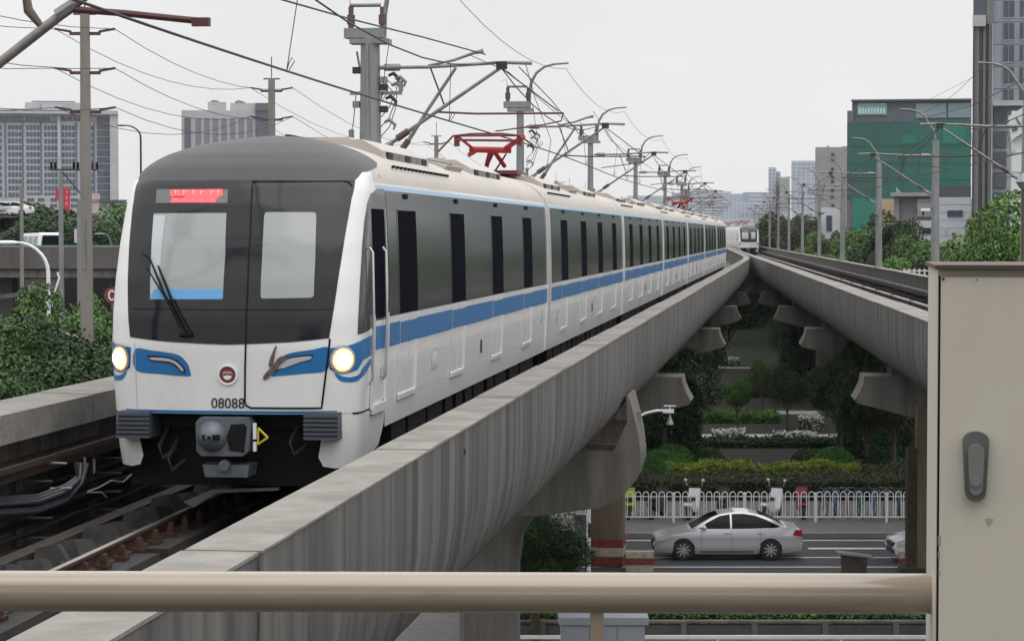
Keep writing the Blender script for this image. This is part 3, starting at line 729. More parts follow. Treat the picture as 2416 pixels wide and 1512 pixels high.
# ------------------------------------------------------------------ cable runs along the parapets
def cable_run(Xf, label, side, sg):
    t = thing('cable_rack', label, 'cable rack', (0, 0, 0), 0, 'cable racks inside the parapets')
    a = MB(); sweep(a, Xf, yspan(8, 330, 5), [(sg * 2.50, .48), (sg * 2.16, .48), (sg * 2.16, .58), (sg * 2.50, .62)] if sg < 0 else [(2.12, .40), (2.50, .40), (2.50, .60), (2.12, .56)])
    a.build('cable_trough', rust if side == 'L' else rust_dark, t, 30)
    b = MB(); tubem_ = rust_dark if side == 'L' else tubem; sweep(b, Xf, yspan(8, 330, 5), [(sg * 2.10 - .03, .60), (sg * 2.10 + .03, .60), (sg * 2.10 + .03, .66), (sg * 2.10 - .03, .66)]); b.build('top_pipe', tubem_, t, 30)
    for j, (u, z, r_) in enumerate(((2.42, .27, .035), (2.36, .17, .04), (2.30, .06, .035), (2.42, -.06, .04), (2.33, -.16, .03))):
        pts = []
        for y in yspan(10, 230, 1.5):
            c, d, nn = frame(Xf, y); pts.append(c + nn * (sg * u) + Vector((0, 0, RAIL + z - .05 * abs(math.sin(y * 1.05 + j)))))
        MB().tube(pts, r_, 6).build('cable', blackrub, t)
    me = None
    y = 12.0
    while y < 150:
        c, d, nn = frame(Xf, y)
        if me is None:
            g = MB().box(-.03, .03, -.03, .03, -.36, .55)
            for z in (-.25, -.03, .2, .38): g.box(-.03 if sg > 0 else .0, .0 if sg > 0 else .03, -.02, .02, z, z + .03) ; g.box(min(0, -sg * .38), max(0, -sg * .38), -.02, .02, z - .02, z)
            me = g.mesh('bracket', galv)
        link('bracket', me, t, c + nn * (sg * 2.47) + Vector((0, 0, RAIL)), (0, 0, -math.atan2(d.x, d.y))); y += 2.6 if y < 70 else 6
    # dark drainage kerb
    k = MB(); sweep(k, Xf, yspan(6, 330, 5), [(sg * 1.75, -.375), (sg * 1.55, -.375), (sg * 1.55, -.10), (sg * 1.75, -.10)]); k.build('walkway_kerb', rust_dark, t, 30)
cable_run(XL, 'brown cable trough, brackets and sagging black cables left of the train', 'L', -1)
cable_run(XR, 'dark brown troughs and pipes along the far wall of the right viaduct', 'R', 1)
t = thing('steel_guard', 'brown steel guard with bright top edge running beside the empty rails', 'guard rail')
a = MB(); sweep(a, XR, yspan(30, 330, 5), [(1.30, -.2), (1.42, -.2), (1.42, .22), (1.30, .22)]); a.build('guard_web', rust_dark, t, 30)
a = MB(); sweep(a, XR, yspan(30, 330, 5), [(1.24, .222), (1.44, .222), (1.44, .27), (1.24, .27)]); a.build('guard_top', mat('rubbed steel edge', (.30, .25, .23), .55, .4, var=.4, scale=2), t, 30)
me = MB().box(-.12, .12, -.08, .08, -.40, .30).mesh('guard_post', rust_dark)
for y in range(34, 150, 9):
    c, d, nn = frame(XR, y); link('guard_post', me, t, c + nn * 1.36 + Vector((0, 0, RAIL)), (0, 0, -math.atan2(d.x, d.y)))
for (x, y, w, h, m_) in ((1097, 1066, .05, .05, plast0), ):
    Y_ = 5400 * 3.17 / .9926 / (1870 - x); MB().prism([(0, -h / 2), (w, -h / 2), (w, h / 2), (0, h / 2)], -.02, .02, 0, Matrix.Translation((XL(Y_) + 2.872, Y_, EYE - (y - 552) * Y_ / FPX)) @ Matrix.Rotation(math.pi / 2, 4, 'Z')).build('drain_hole', m_, vl)
# thick cable bundle that swings down from the rack to the track bed, and the row of dark cable hoods
t = thing('cable_bundle', 'bundle of thick black cables curving up in the shade at the lower left', 'cables')
for j in range(6):
    o_ = j * 7.0; dz = .05 * (j % 3)
    MB().tube([at(-120, 1212 - o_, 23.2 + dz), at(0, 1210 - o_ * 1.0, 24.0 + dz), at(90, 1204 - o_, 24.6 + dz), at(155, 1180 - o_, 25.0 + dz), at(192 - o_ * .2, 1140 - o_ * .5, 25.3 + dz), at(207 - o_ * .8, 1092, 25.4 + dz)], .026, 8).build('cable', mat('sheathed cable', (.030, .032, .042), .45), t)
for x0, y0, x1, y1, Y_ in ((110, 1090, 158, 1092, 25.2), (118, 1151, 170, 1150, 25.0), (200, 1078, 200, 1128, 25.6), (222, 1082, 222, 1116, 25.8)):
    MB().tube([at(x0, y0, Y_), at(x1, y1, Y_)], .016, 6).build('clip_bar', mat('pale clip', (.22, .21, .20), .5, .3), t)
MB().tube([at(206, 1158, 25.2), at(235, 1148, 25.4), at(262, 1132, 25.6), at(290, 1136, 25.8), at(310, 1118, 26), at(330, 1102, 26.2)], .009, 5).build('thin_wire', mat('pale thin wire', (.30, .30, .31), .5), t)
MB().tube([at(206, 1160, 25.2), at(240, 1160, 25.4), at(252, 1172, 25.5)], .008, 5).build('thin_wire', MATS['pale thin wire'], t)
t = thing('cable_hoods', 'row of dark slanting concrete hoods between the cables and the left rail', 'cable hoods')
hm0 = MB().add([(-.26, -.30, 0), (.22, -.30, 0), (.22, .22, 0), (-.26, .22, 0), (-.20, -.16, .30), (.02, -.20, .34), (.04, .10, .30), (-.20, .10, .26)], [(0, 3, 2, 1), (4, 5, 6, 7), (0, 1, 5, 4), (1, 2, 6, 5), (2, 3, 7, 6), (3, 0, 4, 7)]).mesh('hood', mat('dirty dark concrete', (.045, .042, .04), .9, 0, var=.5, scale=4, bump=.5), 30)
y = 12.0; k = 0
while y < 60:
    c, d, nn = frame(XL, y); link('hood', hm0, t, c + nn * (-1.30 + .03 * (k % 3)) + Vector((0, 0, RAIL - .374)), (0, .05 * (k % 3 - 1), -math.atan2(d.x, d.y) + .18 * ((k * 5) % 4 - 1.5)), (1, 1, 1 + .15 * (k % 2))); y += .72; k += 1
# ------------------------------------------------------------------ ground, road, pavement
rnd = random.Random(11); nrg = np.random.default_rng(5)
groundm = mat('dusty paving ground', (.14, .135, .125), .9, 0, var=.35, scale=.6, dirt_sheen=((.05, .06, .035), .05, (1, 1, 1), .45, .6))
asph = mat('asphalt', (.042, .042, .045), .8, 0, var=.25, scale=1.5, stretch=(.15, 1, 1), bump=.2, bscale=40, spec=.4)
kerbm = mat('grey kerb stone', (.20, .195, .19), .85, 0, var=.25, scale=2)
pavem = mat('grey pavers', (.13, .125, .12), .9, 0, var=.25, scale=3)
linem = mat('white road paint', (.62, .63, .65), .6, 0, var=.3, scale=3, lo=.25, hi=.5)
soil = mat('dark soil', (.022, .02, .014), .95, 0, var=.5, scale=3)
structure('ground', MB().box(-2500, 2500, -300, 4500, -.6, 0), groundm)
structure('road', MB().box(-160, 160, 62.6, 75.9, .001, .005), asph)
structure('pavement', MB().box(-160, 160, 75.9, 85.0, .0, .14), pavem)
k = thing('kerb', 'long grey kerb below the white arched railing', 'kerb')
for i in range(-30, 60): k_ = MB().box(i * 1.5 + .006, i * 1.5 + 1.494, 75.62, 75.9, .0, .155 + .003 * (i % 3)).build('kerb_stone', kerbm, k)
structure('planting_bed', MB().box(-160, 160, 85.0, 215, .0, .05), soil)
t = thing('road_markings', 'white painted lane lines along the dark road', 'road markings')
for y, w, d0 in ((74.9, .14, 0), (72.9, .30, 1), (70.95, .13, 0), (68.9, .12, 1), (65.6, .12, 0)):
    if d0 == 1 and y < 70:
        for x0, x1 in ((-40, -8), (1.6, 14.2), (16.2, 17.3), (18.4, 24)): MB().box(x0, x1, y, y + w, .0055, .009).build('painted_line', linem, t)
    elif d0 == 1:
        for x0, x1 in ((9.5, 20), (24, 30), (-20, -14)): MB().box(x0, x1, y, y + w, .0055, .009).build('painted_line', linem, t)
    else: MB().box(-150, 150, y, y + w, .0055, .009).build('painted_line', linem, t)
# paths that cross the garden strip between the viaducts
for i, (y, w, x0, x1) in enumerate(((112, 2.0, 5, 24), (127, 2.2, 3, 26), (146, 3.0, 6, 26), (170, 4, 4, 30), (200, 6, 2, 34))):
    structure('garden_path', MB().box(x0, x1, y, y + w, .051, .09), mat('pale path slabs', (.5, .48, .44), .85, 0, var=.3, scale=2))

# ------------------------------------------------------------------ foliage
def leafm(name, c, isl=.35, c2=None): return mat(name, c, .55, 0, var=.5, scale=.9, island=isl, spec=.25, coord='Object', col2=c2)
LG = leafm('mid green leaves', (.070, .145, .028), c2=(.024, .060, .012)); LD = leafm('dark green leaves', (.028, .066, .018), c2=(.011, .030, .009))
LY = leafm('yellow green leaves', (.17, .23, .015), .3, c2=(.08, .12, .012)); LB = leafm('bright green leaves', (.085, .165, .028), c2=(.034, .080, .014))
LO = leafm('olive leaves', (.055, .068, .022), c2=(.028, .036, .014)); LT = leafm('topiary leaves', (.055, .165, .028), .3, c2=(.026, .09, .016))
barkm = mat('bark', (.07, .055, .04), .95, 0, var=.4, scale=6)
darkin = mat('shaded twigs', (.012, .016, .008), .95)  # near-black solid core; shade inside the foliage put into its colour
def leaves(name, C, Nn, size, m, jit=.7):
    n = len(C); rr = nrg.normal(size=(n, 3)); D = Nn + rr * jit; D /= np.linalg.norm(D, axis=1)[:, None] + 1e-9
    a = np.cross(D, nrg.normal(size=(n, 3))); a /= np.linalg.norm(a, axis=1)[:, None] + 1e-9; b = np.cross(D, a)
    s = size * nrg.uniform(.6, 1.4, size=(n, 1))
    V = np.empty((n, 4, 3)); V[:, 0] = C - a * s; V[:, 1] = C - b * s * .5; V[:, 2] = C + a * s; V[:, 3] = C + b * s * .5
    me = bpy.data.meshes.new(name); me.vertices.add(4 * n); me.vertices.foreach_set('co', V.reshape(-1))
    me.loops.add(4 * n); me.loops.foreach_set('vertex_index', np.arange(4 * n, dtype=np.int32)); me.polygons.add(n)
    me.polygons.foreach_set('loop_start', np.arange(0, 4 * n, 4, dtype=np.int32)); me.polygons.foreach_set('loop_total', np.full(n, 4, dtype=np.int32))
    me.materials.append(m); me.update(calc_edges=True); return me
def sph(n):
    v = nrg.normal(size=(n, 3)); return v / np.linalg.norm(v, axis=1)[:, None]
def crown(name, n, rx, rz, nclump, size, m, cr=.30, low=-.5):
    cs = sph(nclump); cs[:, 2] = np.maximum(cs[:, 2], low); rad = nrg.uniform(.35, .85, size=(nclump, 1)); cs = cs * rad
    k = nrg.integers(0, nclump, n); d = sph(n); d[:, 2] = np.where((d[:, 2] < -.2) & (nrg.random(n) < .6), -d[:, 2], d[:, 2])
    rr = nrg.uniform(.55, 1.0, size=(n, 1)) ** .5; cl = nrg.uniform(.6, 1.25, size=(nclump, 1))[k] * cr
    Pp = cs[k] + d * rr * cl
    Pp *= np.array([rx, rx, rz]); return leaves(name, Pp, d + np.array([0, 0, .35]), size, m)
TREE = {}
def tree_kind(key):
    if key in TREE: return TREE[key]
    n, rx, rz, nc, sz, m, cr, th = {
        'near': (44000, 3.1, 3.2, 75, .062, LG, .27, 3.0), 'neard': (38000, 3.0, 3.0, 64, .062, LD, .28, 3.0), 'nearb': (38000, 2.6, 2.6, 60, .058, LB, .27, 3.0),
        'mid': (24000, 3.4, 3.2, 60, .115, LG, .28, 3.2), 'midd': (24000, 3.5, 3.4, 60, .115, LD, .29, 3.2), 'midb': (26000, 3.4, 3.0, 64, .11, LB, .29, 3.2), 'mido': (22000, 3.2, 3.6, 60, .115, LO, .29, 3.4),
        'far': (14000, 4.2, 3.6, 54, .19, LO, .32, 3.0), 'fard': (14000, 4.2, 3.6, 54, .19, LD, .32, 3.0)}[key]
    c = crown('crown_' + key, n, rx, rz, nc, sz, m, cr)
    tr = MB(); H_ = th + .3 * rz
    tr.tube([(0, 0, 0), (.06, .02, th * .5), (.0, .05, th), (.1, 0, H_ + 1.2)], [.26, .2, .16, .05], 10)
    for i in range(6):
        a = i * 1.05 + .3; tr.tube([(0, 0, th * (.7 + .06 * i)), (math.cos(a) * rx * .3, math.sin(a) * rx * .3, th + rz * .3), (math.cos(a) * rx * .62, math.sin(a) * rx * .62, th + rz * (.5 + .1 * (i % 3)))], [.09, .06, .02], 6)
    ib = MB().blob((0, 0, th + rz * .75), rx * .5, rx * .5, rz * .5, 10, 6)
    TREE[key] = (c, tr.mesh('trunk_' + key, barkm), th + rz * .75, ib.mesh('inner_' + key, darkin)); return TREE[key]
def tree(key, x, y, h, label, w=1.0, group=None, z=0.0, rot=None):
    c, tr, zc, ib = tree_kind(key); n, rx, rz = 0, 0, 0
    top = zc + {'near': 3.2, 'neard': 3.0, 'nearb': 2.6, 'mid': 3.2, 'midd': 3.4, 'midb': 3.0, 'mido': 3.6, 'far': 3.6, 'fard': 3.6}[key] * .93
    s = h / top; t = thing('tree', label, 'tree', (x, y, z), rnd.uniform(0, 6.28) if rot is None else rot, group, (s * w, s * w, s))
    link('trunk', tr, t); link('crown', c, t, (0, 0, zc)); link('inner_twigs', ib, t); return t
def hpx(y, Y): return EYE - (y - 552.0) * Y / FPX     # height at depth Y of a point seen on row y
def tpxl(key, x, ytop, Y, label, w=1.0, group=None): return tree(key, (x - 1208) * Y / FPX, Y, hpx(ytop, Y), label, w, group)
# left foreground trees beside the viaduct
g = 'trees left of the train'
tpxl('near', 20, 668, 62, 'tall dense green tree at the left edge, below the elevated road', 1.0, g)
tpxl('neard', 92, 745, 60, 'dark green tree right beside the tallest one at the left edge', 1.0, g)
tpxl('nearb', 152, 765, 66, 'light green bushy tree at the foot of the thin white street lamp', 1.1, g)
tpxl('near', -40, 760, 58, 'green tree cut by the left edge of the picture', 1.1, g)
tpxl('nearb', 238, 700, 72, 'pointed yellow green tree between the concrete pole and the train', .62, g)
tpxl('neard', 262, 735, 80, 'dark tree half hidden behind the left side of the train front', 1.2, g)
tpxl('neard', 178, 800, 58, 'low dark bush like tree at the foot of the concrete pole', 1.2, g)
# trees beyond the elevated road
g = 'trees behind the elevated road'
for i, (x, y, Y, kk, w, lb) in enumerate(((20, 480, 240, 'fard', 1.5, 'dark tree mass behind the elevated road at the far left'), (95, 470, 250, 'far', 1.4, 'olive tree behind the white van on the elevated road'),
        (165, 500, 235, 'fard', 1.4, 'dark tree left of the red vertical sign'), (235, 505, 230, 'mid', 1.5, 'green tree between the concrete pole and the train, behind the elevated road'),
        (285, 500, 238, 'midb', 1.6, 'bright tree behind the elevated road, half hidden by the train front'), (-60, 490, 240, 'fard', 1.6, 'dark tree outside the left edge behind the road'),
        (60, 520, 225, 'midd', 1.5, 'lower dark tree directly behind the van roof'), (200, 530, 222, 'midd', 1.5, 'lower dark tree behind the concrete pole'))):
    tpxl(kk, x, y, Y, lb, w, g)
# right side trees
g = 'trees right of the viaducts'
for x, y, Y, kk, w, lb in ((2405, 490, 118, 'midb', 1.25, 'big bright round tree in front of the glass tower, above the cabinet'), (2330, 530, 116, 'midb', .8, 'lower bright tree left of the biggest round one, above the cabinet'),
        (2275, 562, 126, 'mido', .7, 'dull brownish tree in front of the striped white building'), (2225, 572, 134, 'mido', .8, 'dull brownish tree just right of the nearest visible right mast'),
        (2100, 512, 172, 'midd', 1.15, 'large dark round tree below the green netted building'), (2150, 530, 165, 'midd', .8, 'dark narrow tree before the small grey building with the ledge'),
        (2040, 532, 185, 'mid', 1.1, 'green tree left of the large dark round tree'), (1975, 540, 205, 'mido', 1.0, 'greyish tree in front of the small white building'),
        (2140, 575, 140, 'midb', .8, 'small bright round tree under the large dark tree'), (2060, 585, 150, 'midb', 1.2, 'yellowish green bush between two right masts'),
        (1985, 572, 175, 'midb', 1.2, 'light green bush behind the right parapet, left of the yellowish one'), (1930, 560, 200, 'midb', 1.1, 'light bush in the middle of the right hand tree row'),
        (1890, 500, 235, 'mido', 1.1, 'olive tree left of the small white building'), (1850, 492, 255, 'far', .9, 'olive tree third from the left in the row behind the far train'),
        (1825, 500, 270, 'fard', .8, 'dark tree behind the far train'), (1870, 540, 230, 'fard', .8, 'low dark tree between the farthest right masts'),
        (1800, 520, 300, 'far', .7, 'small far tree just right of the far train'), (1910, 575, 215, 'midd', .8, 'low dark bush behind the right parapet'),
        (2190, 590, 128, 'midb', 1.1, 'bright low bush beside the white street railing, right')):
    Y = max(Y, 78300.0 / (x - 1630)) if x < 2260 else Y; tpxl(kk, x, y, Y, lb, w * .78, g)
# trees standing in the shade between and under the viaducts
g = 'shaded trees under the viaducts'
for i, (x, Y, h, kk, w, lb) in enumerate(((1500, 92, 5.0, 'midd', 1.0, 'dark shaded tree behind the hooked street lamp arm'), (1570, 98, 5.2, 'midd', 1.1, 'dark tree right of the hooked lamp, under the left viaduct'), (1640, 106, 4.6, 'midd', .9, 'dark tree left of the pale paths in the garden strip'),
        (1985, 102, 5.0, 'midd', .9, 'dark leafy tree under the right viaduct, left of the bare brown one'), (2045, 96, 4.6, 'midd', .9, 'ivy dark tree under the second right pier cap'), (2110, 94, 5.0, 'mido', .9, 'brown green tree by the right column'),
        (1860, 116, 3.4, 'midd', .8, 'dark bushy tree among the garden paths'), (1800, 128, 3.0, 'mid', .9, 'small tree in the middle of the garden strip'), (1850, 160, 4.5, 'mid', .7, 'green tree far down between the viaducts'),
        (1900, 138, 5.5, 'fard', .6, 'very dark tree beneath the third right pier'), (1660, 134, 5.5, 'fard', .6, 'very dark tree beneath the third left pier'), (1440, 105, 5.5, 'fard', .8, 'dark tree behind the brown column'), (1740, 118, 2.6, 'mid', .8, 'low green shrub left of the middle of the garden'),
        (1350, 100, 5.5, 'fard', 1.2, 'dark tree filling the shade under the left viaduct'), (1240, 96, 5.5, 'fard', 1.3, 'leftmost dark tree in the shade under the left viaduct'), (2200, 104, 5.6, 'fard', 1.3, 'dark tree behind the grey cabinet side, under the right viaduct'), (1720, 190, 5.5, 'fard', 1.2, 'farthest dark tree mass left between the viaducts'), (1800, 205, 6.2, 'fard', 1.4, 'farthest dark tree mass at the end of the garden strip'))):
    tree(kk, (x - 1208) * Y / FPX, Y, h, lb, w, g)
# hedges and clipped bushes
def leafbox(name, x0, x1, y0, y1, z1, n, size, m, parent=None):
    Pp = nrg.uniform(size=(n, 3)) * np.array([x1 - x0, y1 - y0, z1]) + np.array([x0, y0, 0])
    f = nrg.random(n); Pp[f < .45, 1] = y0 + nrg.normal(size=(f < .45).sum()) * .06; top = (f >= .45) & (f < .85)
    Pp[top, 2] = z1 + nrg.normal(size=top.sum()) * .05
    Pp[:, 2] *= 1 + .07 * np.sin(Pp[:, 0] * 1.7) + .05 * np.sin(Pp[:, 0] * 4.1 + 1) 
    Nn = np.tile(np.array([0, -.6, .8]), (n, 1)); return leaves(name, Pp, Nn, size, m, .9)
def hedge(label, x0, x1, y0, y1, h, m, n, size=.06):
    t = thing('hedge', label, 'hedge'); link('foliage', leafbox('hedge_leaves', x0, x1, y0, y1, h, n, size, m), t)
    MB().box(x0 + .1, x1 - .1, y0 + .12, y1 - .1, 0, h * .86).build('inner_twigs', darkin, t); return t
hedge('long dark olive hedge directly behind the white arched railing', -2, 24, 85.6, 88.0, .88, LO, 26000)
hedge('bright yellow green clipped hedge strip left of the small gap', 6.2, 9.6, 90.2, 91.8, .90, LY, 7000)
hedge('bright yellow green clipped hedge strip right of the small gap', 9.9, 13.8, 90.2, 91.8, .88, LY, 8000)
hedge('lighter hedge continuing to the right of the yellow one', 13.9, 22, 89.4, 91.4, .85, LO, 9000)
hedge('dark hedge in front of the first garden path', 5, 22, 107, 109, .35, LD, 9000, .09)
hedge('flat green hedge in front of the second garden path', 8, 14.2, 121, 124, .5, LG, 5000, .10)
hedge('far clipped hedge between the viaducts', 8, 20, 140, 143, .6, LO, 5000, .12)
hedge('green strip hedge on the near side of the road, below the handrail', -1, 26, 57.0, 58.6, .62, LG, 20000, .05)
def topiary(x, ytop, Y, w, label, m=LT):
    X = (x - 1208) * Y / FPX; h = hpx(ytop, Y); t = thing('clipped_bush', label, 'clipped bush', (X, Y, 0), 0, 'round clipped bushes')
    n = 9000; d = sph(n); d[:, 2] = np.abs(d[:, 2]); C = d * np.array([w, w, h]) * nrg.uniform(.94, 1.03, size=(n, 1))
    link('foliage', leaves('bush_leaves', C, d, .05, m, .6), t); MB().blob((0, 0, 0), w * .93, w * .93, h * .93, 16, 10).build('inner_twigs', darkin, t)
topiary(1558, 1062, 94.5, 1.0, 'round clipped bush at the left, front one of the pair'); topiary(1588, 1049, 97.5, 1.05, 'round clipped bush at the left, taller one behind its pair')
topiary(1970, 1056, 97, 1.0, 'bright round clipped bush right of the yellow hedge'); topiary(1675, 1056, 97, .75, 'small dark round bush just left of the yellow hedge middle', LD)
topiary(1912, 1060, 101, .8, 'dim round bush half behind the bright right one', LD); topiary(2085, 1062, 95, .95, 'dark round bush beside the right column', LD)
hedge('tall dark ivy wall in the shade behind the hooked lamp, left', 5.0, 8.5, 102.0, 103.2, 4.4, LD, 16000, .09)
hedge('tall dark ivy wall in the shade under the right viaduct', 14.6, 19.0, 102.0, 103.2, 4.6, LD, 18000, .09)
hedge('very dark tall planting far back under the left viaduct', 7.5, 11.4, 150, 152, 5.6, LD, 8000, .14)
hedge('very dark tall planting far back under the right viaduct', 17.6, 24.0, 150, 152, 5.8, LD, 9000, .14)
def flowers(label, x0, x1, yb, Y, h):
    t = thing('flower_bed', label, 'flower bed'); X0_, X1_ = (x0 - 1208) * Y / FPX, (x1 - 1208) * Y / FPX
    link('foliage', leafbox('bed_leaves', X0_, X1_, Y, Y + 1.2, h * .8, 900, .10, LG), t); link('blossom', leafbox('blossom_faces', X0_, X1_, Y - .05, Y + 1.2, h, 500, .075, mat('white blossom', (.65, .63, .58), .7)), t)
flowers('white flowering patch left of the garden strip centre', 1600, 1648, 1040, 110.5, .5); flowers('white flowering patch along the first path, right half', 1832, 1930, 1040, 110.8, .4)
flowers('white blossom bush in the middle of the garden strip', 1685, 1760, 1035, 110.6, .55); flowers('pale blossom bed beside the second path, right', 1890, 1945, 1010, 117.5, .6); flowers('far pale blossom bed between the viaducts', 1710, 1745, 865, 172, .7)
# ivy and bushes in the near shade
tree('neard', 1.0, 61.5, 2.1, 'dark leafy shrub left of the white pole, under the left viaduct', 1.15, 'shaded trees under the viaducts')
tree('neard', .6, 56.0, 3.4, 'dark shrub below the handrail left of the grey street cabinet', 1.3, 'shaded trees under the viaducts')
tree('nearb', 1.7, 50.5, 1.2, 'small bright weed bush against the grey street cabinet', 1.0, 'shaded trees under the viaducts')

# ------------------------------------------------------------------ white arched railing
t = thing('street_railing', 'white metal railing with arched tops along the far side of the road', 'railing', (0, 78.6, .14))
hp = MB(); pts = [(-.095, 0, .20)] + [(-.095, 0, .95)] + [(.095 * -math.cos(a), 0, .95 + .11 * math.sin(a)) for a in np.linspace(.2, math.pi - .2, 7)] + [(.095, 0, .95), (.095, 0, .20)]
hp.tube(pts, .017, 6); hm = hp.mesh('hoop', whitep, 60)
pm = MB().box(-.035, .035, -.035, .035, 0, .98).blob((0, 0, 1.0), .045, .045, .045, 8, 6).mesh('post', whitep)
X0, X1, pit = -3.0, 21.0, .272; n = int((X1 - X0) / pit)
for i in range(n):
    x = X0 + i * pit; link('hoop', hm, t, (x, 0, 0))
    if i % 9 == 4: link('post', pm, t, (x + pit / 2, 0, 0))
MB().box(X0, X1, -.015, .015, .17, .215).build('bottom_rail', whitep, t); MB().box(X0, X1, -.011, .011, .885, .912).build('top_rail', whitep, t)

# ------------------------------------------------------------------ cars
carsil = mat('silver car paint', (.55, .56, .59), .28, .35, coat=.5); carwhite = mat('white car paint', (.70, .71, .72), .3, coat=.4)
carglass = mat('dark car glass', (.004, .005, .007), .12, spec=.12); tyre = mat('tyre', (.018, .018, .018), .8); alloy = mat('alloy rim', (.6, .6, .62), .3, .8)
redlamp = mat('red lamp lens', (.35, .01, .02), .25); clearlamp = mat('clear lamp lens', (.62, .64, .66), .15, .3); plast = mat('black plastic', (.02, .02, .022), .55)
def dens(poly, st):
    out = []
    for i in range(len(poly)):
        a, b = poly[i], poly[(i + 1) % len(poly)]; k = max(1, int(math.hypot(b[0] - a[0], b[1] - a[1]) / st))
        out += [(a[0] + (b[0] - a[0]) * j / k, a[1] + (b[1] - a[1]) * j / k) for j in range(k)]
    return out
def pillow(name, poly, wf, m, parent, st=.08, smooth=35, shrink=0.0):
    poly = dens(poly, st); bm = bmesh.new(); L_ = [bm.verts.new((x, -1, z)) for x, z in poly]; bm.faces.new(L_); bmesh.ops.triangulate(bm, faces=bm.faces[:])
    xs = [p[0] for p in poly]; zs = [p[1] for p in poly]
    for ax, lo, hi in ((0, min(xs), max(xs)), (2, min(zs), max(zs))):
        k = lo + st
        while k < hi - .01:
            co = [0, 0, 0]; co[ax] = k; no = [0, 0, 0]; no[ax] = 1
            bmesh.ops.bisect_plane(bm, geom=bm.verts[:] + bm.edges[:] + bm.faces[:], plane_co=co, plane_no=no, dist=1e-4); k += st
    be = [e for e in bm.edges if e.is_boundary]
    r_ = bmesh.ops.duplicate(bm, geom=bm.verts[:] + bm.edges[:] + bm.faces[:]); mp_ = r_['vert_map']
    orig = [v for v in bm.verts if v in mp_ and v not in r_['geom']]
    pair = {v: mp_[v] for v in orig}
    for v in orig: w = wf(v.co.x, v.co.z); v.co.y = -w; pair[v].co.y = w
    K = 5; ring = {}
    def mid(v):
        if v not in ring:
            a, b = v.co, pair[v].co; ring[v] = [v] + [bm.verts.new(a.lerp(b, j / K)) for j in range(1, K)] + [pair[v]]
        return ring[v]
    for e in be:
        a, b = e.verts
        if a in pair and b in pair:
            A, B_ = mid(a), mid(b)
            for j in range(K):
                try: bm.faces.new((A[j], B_[j], B_[j + 1], A[j + 1]))
                except ValueError: pass
    bmesh.ops.recalc_face_normals(bm, faces=bm.faces[:])
    me = bpy.data.meshes.new(name); bm.to_mesh(me); bm.free(); me.materials.append(m); me.polygons.foreach_set('use_smooth', [True] * len(me.polygons)); me.set_sharp_from_angle(angle=R(smooth))
    return link(name, me, parent)
def wheel(parent, x, y, r, side):
    w = MB().tube([(x, y - .1 * side, r), (x, y + .09 * side, r), (x, y + .11 * side, r)], [r, r, r * .93], 28); o = w.build('wheel', tyre, parent, 30)
    h = MB().tube([(x, y + .095 * side, r), (x, y + .115 * side, r)], [r * .70, r * .66], 24)
    for k in range(9):
        a = k * 2 * math.pi / 9; h.bar((x + math.cos(a) * r * .10, y + .125 * side, r + math.sin(a) * r * .10), (x + math.cos(a) * r * .64, y + .125 * side, r + math.sin(a) * r * .64), .045, .02, 1, (0, 1, 0))
    h.cyl((x, y + .125 * side, r), r * .16, .03, 12, 'y', 1); h.build('rim', [plast, alloy], o, 30)
def arch(cx, r, z0):
    a0 = math.asin(max(-1, min(1, (z0 - .32) / r)))
    return [(cx + r * math.cos(math.pi - a), .32 + r * math.sin(math.pi - a)) for a in np.linspace(a0, math.pi - a0, 13)]
